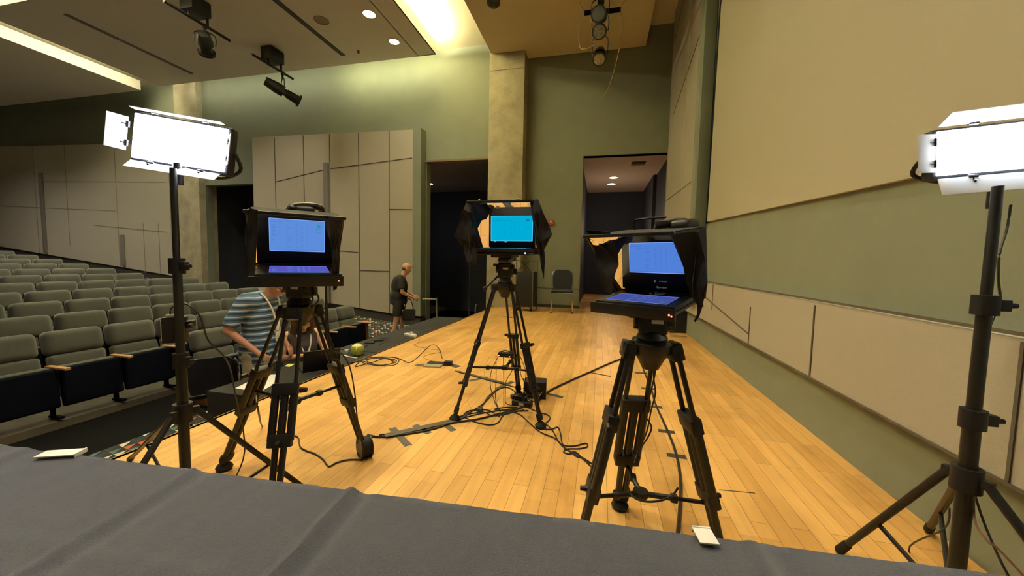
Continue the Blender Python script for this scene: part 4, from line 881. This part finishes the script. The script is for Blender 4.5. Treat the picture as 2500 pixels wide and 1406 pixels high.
# chair against the end wall
def chair(base, rz, sc, lab, chrome=M_CHROME, pad=M_CLOTHB, name='stacking_chair'):
    t = thing(name, base, rz, lab, 'chair'); g = lambda *p: V(p)*sc
    b = MB(); b.box(g(0, 0, .46), V((.46, .44, .05))*sc, bev=.02, seg=3); b.build('seat', pad, t)
    b = MB(); bm = b.bm; P = []
    prof = [(-.20, .50), (-.215, .60), (-.22, .78), (-.19, .87), (-.13, .92), (.13, .92), (.19, .87), (.22, .78), (.215, .60), (.20, .50)]
    b.prism([g(x, .215+(z-.5)*.18, z) for x, z in prof], g(0, .035, .0)); b.build('backrest', pad, t)
    for s in (-1, 1):
        b = MB(); b.tube([g(s*.225, -.20, 0), g(s*.222, -.19, .44), g(s*.215, -.0, .445), g(s*.22, .20, .45), g(s*.235, .235, .6), g(s*.235, .275, .80), g(s*.20, .30, .88)], .0115*sc, 8, 4); b.build('side_frame', chrome, t)
        b = MB(); b.tube([g(s*.215, .0, .44), g(s*.225, .15, .22), g(s*.23, .24, 0)], .0115*sc, 8, 4); b.build('leg', chrome, t)
        for y in (-.2, .24): MB().cyl(g(s*.227, y, 0), g(s*.227, y, .03), .016*sc, n=8).build('foot_cap', M_RUB, t)
    b = MB(); b.cyl(g(-.22, .0, .43), g(.22, .0, .43), .010*sc, n=8); b.cyl(g(-.222, -.18, .435), g(.222, -.18, .435), .010*sc, n=8); b.build('cross_bar', chrome, t)
    return t
chair(fl(1371, 762), .08, 1.13, 'black chair with chrome frame standing alone against the green end wall')
t = chair(V((-4.42, 3.42, AZ)), math.radians(-128), 1.0, 'black loose chair with chrome frame, back to the stage, by the tables', name='conference_chair')
# thin black pole and rail by the left passage
t = thing('microphone_stand', V((-3.32, 9.3, AZ)), 0, 'thin black pole stand in front of the left passage, behind the middle teleprompter', 'stand')
b = MB(); b.cyl((0, 0, .02), (0, 0, 1.9), .014); b.cyl((0, 0, .6), (0, 0, 1.2), .02); b.build('pole', M_BLKM, t); MB().lathe([(.14, 0), (.14, .02), (.03, .04)]).build('base', M_BLK, t)
t = thing('handrail', V((-4.72, 9.85, AZ)), 0, 'short grey metal handrail in front of the left passage', 'handrail')
MB().tube([(-.22, 0, .94), (.2, 0, .95), (.22, 0, .93), (.22, 0, 0)], .025, 8, 2).build('rail', mat('grey_rail', (.18, .18, .17), .45, metal=.3), t)
t = thing('handrail', V((-3.3, 9.75, AZ)), 0, 'stub of a grey rail post at the stage corner by the column', 'handrail')
MB().tube([(0, 0, 0), (0, 0, .8), (.03, 0, .83)], .02, 8, 2).build('post', MATS['grey_rail'], t)
# ------------------------------------------------------------------ things on the covered tables
def on_table(x, y): return fl(x, y, TZ)
b = MB(); b.prism([on_table(*q)+V((0, 0, .001)) for q in ((574, 948), (640, 916), (681, 914), (681, 931), (634, 958))], (0, 0, .0015)); tag(b.build('paper_sheet', M_PAPER, sm=False), 'large white paper sheet on the nearest covered table, behind the left tripod', 'paper')
b = MB(); b.prism([on_table(*q)+V((0, 0, .001)) for q in ((694, 894), (705, 888), (719, 889), (707, 896))], (0, 0, .0012)); tag(b.build('sticky_note', M_YEL, sm=False), 'small yellow note lying on the black table by the laptop', 'note')
p = on_table(640, 893); b = MB(); b.lathe([(.03, 0), (.034, .04), (.03, .045), (.004, .047)]); o = b.build('small_tub', mat('pale_green_lid', (.62, .68, .45), .5)); o.location = p; tag(o, 'small pale green tub on the table beside the striped-shirt man', 'tub')
p = on_table(668, 903); t = thing('smartphone', p, .5, 'black phone lying on the table near the white paper', 'phone'); MB().box((0, 0, .006), (.15, .075, .009), bev=.003).build('body', M_BLK, t); MB().box((0, 0, .0108), (.14, .068, .0006)).build('screen', mat('glossy_black', (.01, .01, .01), .08), t)
# laptop, lid towards the stage
p = on_table(784, 905); t = thing('laptop', V((p.x, p.y, TZ)), math.radians(-38), 'open black laptop on the table, lid back towards the stage', 'laptop')
MB().box((-.14, 0, .012), (.26, .38, .018), bev=.004).build('base', M_BLK, t)
MB().box((.05, 0, .135), (.010, .38, .255), rot=(0, .25, 0), bev=.004).build('lid', M_BLK, t)
MB().box((-.15, 0, .0215), (.12, .32, .001)).build('keyboard', M_BLKM, t)
# lime mug with white spoon and cup
p = on_table(873, 866); t = thing('lime_mug', p, math.radians(-60), 'big lime green mug with handle on the middle covered table', 'mug')
MB().lathe([(.05, 0), (.066, .01), (.078, .05), (.080, .10), (.070, .125), (.062, .122), (.07, .10), (.066, .05), (.02, .02)], n=28).build('bowl', M_LIME, t)
MB().tube([(.06, 0, .115), (.12, 0, .11), (.135, 0, .07), (.115, 0, .02), (.07, 0, .03)], .011, 8).build('handle', M_LIME, t)
MB().lathe([(.02, .118), (.064, .124), (.03, .15), (.008, .152)], n=24).build('lid', mat('pale_lime', (.62, .62, .25), .4), t)
p = on_table(858, 873); b = MB(); b.tube([(-.12, 0, .012), (-.06, 0, .006), (0, 0, .004), (.1, 0, .006)], .007, 6); b.ball((-.13, 0, .012), (.03, .02, .008), 10); o = b.build('plastic_spoon', M_WHITE); o.location = p; o.rotation_euler = (0, 0, -.2); tag(o, 'long white plastic spoon lying before the lime mug', 'spoon')
p = on_table(846, 862); b = MB(); b.lathe([(.018, 0), (.026, .045), (.022, .045), (.01, .01)]); o = b.build('small_cup', M_WHITE); o.location = p; tag(o, 'tiny white cup left of the lime mug', 'cup')
p = on_table(868, 877); b = MB(); b.box((0, 0, .003), (.26, .2, .005), bev=.002); o = b.build('black_mat', M_BLK); o.location = on_table(866, 866)+V((0, 0, .0)); o.rotation_euler = (0, 0, 1.0); tag(o, 'thin black mat under the lime mug', 'mat'); 
for q, lab in (((903, 838), 'flat black case lying beyond the lime mug'), ((925, 832), 'second flat black case, farther along the cloth')):
    p = on_table(*q); o = MB().box((0, 0, .010), (.14, .09, .018), bev=.005).build('flat_case', M_BLK); o.location = p; o.rotation_euler = (0, 0, .4); tag(o, lab, 'case')
cable([on_table(885, 848)+V((0, 0, .004)), on_table(900, 843)+V((0, 0, .004)), on_table(930, 826)+V((0, 0, .004)), on_table(950, 828)+V((0, 0, .004)), on_table(925, 844)+V((0, 0, .004))], .0035, 'thin black lead lying loosely on the middle covered table')

# ------------------------------------------------------------------ people
def hand(b, w, d, pl, s=1.0, curl=.5):
    """w wrist, d direction of the hand, pl palm normal; five tapering, bent fingers"""
    w, d, pl = V(w), V(d).normalized(), V(pl).normalized(); sd = d.cross(pl).normalized(); pl = sd.cross(d)
    b.cap(w-d*.01, w+d*.03*s, .026*s, .027*s)
    for k in range(4): b.cap(w+d*.025*s+sd*(.010*(k-1.5))*s, w+d*.085*s+sd*(.0195*(k-1.5))*s, .0135*s, .0115*s, 8)
    for k, L in enumerate((.066, .078, .073, .056)):
        a = w+d*.088*s+sd*(.0200*(k-1.5))*s; dirn = d; 
        for q in range(3):
            dirn = (dirn*math.cos(curl*.7)+pl*math.sin(curl*.7)).normalized(); c = a+dirn*(L*(.42, .32, .26)[q])*s; b.cap(a, c, (.0095, .0088, .008)[q]*s, (.0088, .008, .007)[q]*s, 8); a = c
    a = w+d*.03*s+sd*.024*s; c = a+(sd*.75+d*.6+pl*.2).normalized()*.042*s; e = c+(sd*.2+d*.9+pl*.35).normalized()*.032*s; b.cap(a, c, .0125*s, .010*s, 8); b.cap(c, e, .010*s, .0082*s, 8)
def head(b, c, d, s=1.0, up=(0, 0, 1)):
    c, d = V(c), V(d).normalized(); up = V(up); sd = up.cross(d).normalized(); up = d.cross(sd); R = Matrix((d, sd, up)).transposed()
    P = lambda x, y, z: c+d*x*s+sd*y*s+up*z*s
    b.ball(P(-.012, 0, .035), (.098*s, .078*s, .095*s), 20, R); b.ball(P(.02, 0, -.035), (.072*s, .060*s, .085*s), 16, R); b.ball(P(.05, 0, -.092), (.032*s, .034*s, .025*s), 12, R)
    b.ball(P(.066, 0, .028), (.024*s, .056*s, .016*s), 12, R)
    b.cap(P(.082, 0, .008), P(.108, 0, -.028), .009*s, .014*s, 8); b.ball(P(.095, .011, -.033), .009*s, 8); b.ball(P(.095, -.011, -.033), .009*s, 8)
    b.ball(P(.078, 0, -.060), (.014*s, .026*s, .007*s), 8, R); b.ball(P(.076, 0, -.072), (.014*s, .022*s, .008*s), 8, R)
    for q in (-1, 1):
        b.ball(P(-.005, q*.078, -.005), (.022*s, .010*s, .034*s), 10, R); b.ball(P(.066, q*.045, -.02), (.022*s, .02*s, .025*s), 10, R)
        b.ball(P(.078, q*.030, .012), (.010*s, .014*s, .008*s), 8, R)
    return P, R
# 1 -- standing man in the striped polo
def man_striped():
    p = at_depth(628, 720, 4.25); t = thing('person', (p.x, p.y, AZ), math.radians(14), 'standing person in a blue striped polo shirt and khakis looking down behind the tables', 'person'); t.scale = (1.09,)*3
    hc = (.20, 0.0, 1.60); hd = (.80, .06, -.60); hup = (.6, 0, .8)
    sh = {-1: V((.02, -.205, 1.45)), 1: V((.05, .205, 1.45))}
    el = {-1: V((-.11, -.29, 1.165)), 1: V((-.02, .28, 1.16))}
    wr = {-1: V((.12, -.225, .945)), 1: V((.13, .26, .93))}
    def body(b):
        head(b, hc, hd, 1.05, hup)
        b.cap((.08, 0, 1.42), (.155, 0, 1.54), .062, .058)
        b.cap((.03, -.12, 1.42), (.03, .12, 1.42), .09); b.ball((.02, 0, 1.25), (.13, .17, .25)); b.ball((0, 0, .95), (.14, .17, .18))
        for s in (-1, 1):
            b.cap(sh[s], el[s], .054, .042); b.cap(el[s], wr[s], .043, .028); d = wr[s]-el[s]
            hand(b, wr[s]+d.normalized()*.015, d, (.2, -s*.9, -.2) if s < 0 else (0, 0, -1), 1.05, .55)
            b.cap((0, s*.095, .88), (.01, s*.10, .50), .085, .058); b.cap((.01, s*.10, .50), (-.01, s*.105, .10), .056, .036); b.ball((.05, s*.11, .04), (.12, .045, .04))
    bd = organic('body', body, M_SKIN, t, .009, 5)
    def shirt(b):
        b.cap((.03, -.135, 1.425), (.035, .135, 1.425), .105); b.ball((.025, 0, 1.25), (.160, .200, .28), 20); b.ball((.02, 0, 1.02), (.175, .195, .24), 20); b.cyl((.015, 0, .78), (.015, 0, 1.05), .185, .185, 28)
        for s in (-1, 1):
            m_ = sh[s]+(el[s]-sh[s])*.86; b.cap(sh[s], sh[s]+(m_-sh[s])*.3, .078, .078); b.cyl(sh[s], m_, .076, .074, 16)
    so = organic('polo_shirt', shirt, M_STRIPE, bd, .012, 5)
    def collar(b):
        for i in range(14):
            a = i/14*2*PI; q = V((.085+.082*math.cos(a), .088*math.sin(a), 1.475-.03*math.cos(a))); a2 = (i+1)/14*2*PI; q2 = V((.085+.082*math.cos(a2), .088*math.sin(a2), 1.475-.03*math.cos(a2))); b.cap(q, q2, .017, n=8)
    organic('collar', collar, mat('blue_collar_cloth', (.09, .19, .30), .85), bd, .007, 2)
    def trousers(b):
        b.ball((0, 0, .90), (.15, .185, .14), 20)
        for s in (-1, 1): b.cap((0, s*.09, .86), (.01, s*.10, .48), .108, .085); b.cap((.01, s*.10, .48), (-.01, s*.105, .09), .085, .072)
    organic('trousers', trousers, M_KHAKI, bd, .014, 4)
    def shoes(b):
        for s in (-1, 1): b.cap((-.06, s*.108, .045), (.13, s*.118, .035), .045, .036)
    organic('shoes', shoes, M_BLK, bd, .012, 2)
    R = Matrix((V(hd).normalized(), V(hup).cross(V(hd)).normalized(), V(hd).normalized().cross(V(hup).cross(V(hd)).normalized()))).transposed(); H = lambda x, y, z: V(hc)+(R @ V((x, y, z)))*1.05
    def hair(b):
        b.ball(H(-.03, 0, .045), (.096, .086, .092), 20, R); b.ball(H(-.07, 0, -.005), (.048, .074, .055), 14, R)
    organic('hair', hair, M_HAIRG, bd, .009, 2)
    b = MB()
    for q in (-1, 1): b.box(H(.105, q*.033, .008), (.008, .048, .038), rot=R, bev=.010); b.cyl(H(.10, q*.058, .012), H(.0, q*.088, .015), .003, n=6)
    b.cyl(H(.107, -.012, .012), H(.107, .012, .012), .0035, n=6); b.build('glasses', M_BLK, bd)
    g = MB(); g.tube([(.10, -.10, 1.52), (.165, -.095, 1.44), (.205, -.06, 1.30), (.215, -.03, 1.12)], .0095, 6); g.tube([(.11, .085, 1.51), (.175, .08, 1.43), (.212, .03, 1.28), (.215, -.02, 1.12)], .0095, 6); g.box((.218, -.025, 1.06), (.006, .07, .10), bev=.002); g.build('lanyard', M_PAPER, bd)
man_striped()
# 2 -- seated woman
def woman():
    p = at_depth(742, 800, 4.87); t = thing('person', (p.x-.05, p.y, AZ), math.radians(-30), 'seated person in a sleeveless grey top typing, brown hair, head bent down', 'person'); t.scale = (1.105,)*3
    hc = (.10, 0, 1.13); hd = (.72, .0, -.70); hup = (.7, 0, .72)
    sh = {-1: V((0, -.185, .955)), 1: V((0, .185, .955))}; el = {-1: V((.09, -.235, .715)), 1: V((.13, .235, .74))}; wr = {-1: V((.27, -.08, .755)), 1: V((.34, .11, .77))}
    def body(b):
        head(b, hc, hd, .98, hup); b.cap((.01, 0, .97), (.06, 0, 1.07), .052, .05)
        b.cap((0, -.12, .935), (0, .12, .935), .075); b.ball((0, 0, .80), (.12, .155, .2)); b.ball((-.03, 0, .56), (.15, .18, .13))
        for s in (-1, 1):
            b.cap(sh[s], el[s], .056, .043); b.cap(el[s], wr[s], .041, .027); d = wr[s]-el[s]; hand(b, wr[s]+d.normalized()*.012, d+V((0, 0, -.02)), (0, 0, -1), .95, .35)
            b.cap((0, s*.09, .53), (.38, s*.10, .50), .085, .06); b.cap((.38, s*.10, .50), (.36, s*.10, .09), .055, .036); b.ball((.42, s*.10, .04), (.11, .04, .035))
    bd = organic('body', body, M_SKINL, t, .009, 5)
    def top(b):
        b.cap((0, -.10, .925), (0, .10, .925), .092); b.ball((0.01, 0, .80), (.145, .180, .21), 20); b.ball((-.02, 0, .60), (.165, .19, .15), 20); b.ball((.07, 0, .83), (.09, .14, .09), 16)
    organic('sleeveless_top', top, M_GREYC, bd, .012, 4)
    def tr(b):
        b.ball((-.03, 0, .54), (.165, .2, .12), 20)
        for s in (-1, 1): b.cap((0, s*.09, .53), (.38, s*.10, .50), .10, .078); b.cap((.38, s*.10, .50), (.36, s*.10, .10), .075, .06)
    organic('trousers', tr, M_BLKC, bd, .014, 4)
    R = Matrix((V(hd).normalized(), V(hup).cross(V(hd)).normalized(), V(hd).normalized().cross(V(hup).cross(V(hd)).normalized()))).transposed(); H = lambda x, y, z: V(hc)+(R @ V((x, y, z)))*.98
    def hair(b):
        b.ball(H(-.025, 0, .05), (.105, .098, .095), 20, R)
        for q in (-1, 1): b.cap(H(-.01, q*.085, .03), V((.03, q*.10, .98)), .038, .035); b.cap(H(-.05, q*.05, 0), V((-.04, q*.06, .96)), .055, .045)
        b.cap(H(-.07, 0, 0), V((-.07, 0, .96)), .06, .05)
    organic('hair', hair, M_HAIRB, bd, .009, 3)
    g = MB(); g.tube([(.03, -.085, 1.0), (.115, -.06, .92), (.165, -.02, .76)], .007, 6); g.tube([(.03, .085, 1.0), (.12, .07, .90), (.165, .03, .76)], .010, 6); g.box((.172, 0, .72), (.005, .06, .08), bev=.002); g.build('lanyard', M_PAPER, bd)
    c = chair((p.x-.05, p.y, AZ), math.radians(-30-90)+PI, 1.0, 'black chair the seated person sits on')
    g = MB(); w_ = wr[1]; g.cyl(w_-(w_-el[1]).normalized()*.01, w_+(w_-el[1]).normalized()*.012, .032, n=14); g.build('bracelet', mat('pale_band', (.75, .6, .6), .4), bd)
woman()
# 3 -- man in black walking towards the side passage
def man_black():
    p = at_depth(974, 720, 8.8); t = thing('person', (p.x, p.y, AZ+.15), math.radians(32), 'balding person in black shirt and shorts leaning forward beside the side passage', 'person')
    hc = (.17, 0, 1.70); hd = (.93, .05, -.38); hup = (.38, 0, .93)
    sh = {-1: V((.04, -.20, 1.47)), 1: V((.04, .20, 1.47))}; el = {-1: V((.06, -.26, 1.16)), 1: V((.10, .25, 1.18))}; wr = {-1: V((.29, -.20, 1.04)), 1: V((.33, .14, 1.06))}
    def body(b):
        head(b, hc, hd, 1.08, hup); b.cap((.07, 0, 1.47), (.125, 0, 1.60), .068, .064)
        b.cap((.03, -.12, 1.45), (.03, .12, 1.45), .09); b.ball((0, 0, 1.25), (.15, .18, .27)); b.ball((-.02, 0, .98), (.15, .18, .16))
        for s in (-1, 1):
            b.cap(sh[s], el[s], .058, .046); b.cap(el[s], wr[s], .046, .030); d = wr[s]-el[s]; hand(b, wr[s]+d.normalized()*.015, d, (0, s*-1., -.2), 1.08, .6)
            x = .10 if s > 0 else -.06; b.cap((-.02, s*.095, .92), (x, s*.10, .52), .095, .066); b.cap((x, s*.10, .52), (x-.08, s*.10, .09), .062, .040); b.ball((x-.02, s*.10, .04), (.13, .045, .04))
    bd = organic('body', body, M_SKINL, t, .010, 5)
    def shirt(b):
        b.cap((.03, -.13, 1.455), (.03, .13, 1.455), .112); b.ball((.01, 0, 1.28), (.19, .215, .28), 20); b.ball((-.005, 0, 1.06), (.205, .215, .22), 20); b.cyl((-.01, 0, .86), (-.01, 0, 1.05), .19, .20, 26)
        for s in (-1, 1): m_ = sh[s]+(el[s]-sh[s])*.75; b.cap(sh[s], sh[s]+(m_-sh[s])*.3, .08); b.cyl(sh[s], m_, .078, .076, 14)
    organic('shirt', shirt, M_BLKC, bd, .013, 4)
    def shorts(b):
        b.ball((-.02, 0, .95), (.19, .205, .14), 20)
        for s in (-1, 1): x = .10 if s > 0 else -.06; b.cap((-.02, s*.09, .90), (-.02+(x+.02)*.5, s*.10, .74), .12, .10); b.cyl((-.02, s*.09, .90), (-.02+(x+.02)*.82, s*.10, .60), .115, .10, 18)
    organic('shorts', shorts, M_BLKC, bd, .013, 3)
    def shoes(b):
        for s in (-1, 1): x = (.10 if s > 0 else -.06)-.06; b.cap((x-.05, s*.10, .045), (x+.15, s*.105, .035), .045, .036)
    organic('shoes', shoes, M_BLK, bd, .012, 2)
    R = Matrix((V(hd).normalized(), V(hup).cross(V(hd)).normalized(), V(hd).normalized().cross(V(hup).cross(V(hd)).normalized()))).transposed(); H = lambda x, y, z: V(hc)+(R @ V((x, y, z)))*1.08
    def hair(b): b.ball(H(-.045, 0, -.005), (.068, .084, .055), 16, R)
    organic('hair', hair, M_HAIRG, bd, .009, 2)
    q = V(t.location)+V((.25, .02, .62)); bag = thing('black_bag', q+V((.0, 0, 0)), .5, 'small black bag hanging at the hand of the person in black', 'bag')
    MB().box((0, 0, 0), (.30, .14, .26), bev=.03, seg=3).build('bag_body', M_BLKC, bag); MB().tube([(-.1, 0, .12), (-.06, 0, .30), (.0, 0, .38), (.06, 0, .30), (.1, 0, .12)], .012).build('strap', M_BLKC, bag); MB().ball((-.14, -.05, .1), .02).build('buckle', M_CHROME, bag)
man_black()
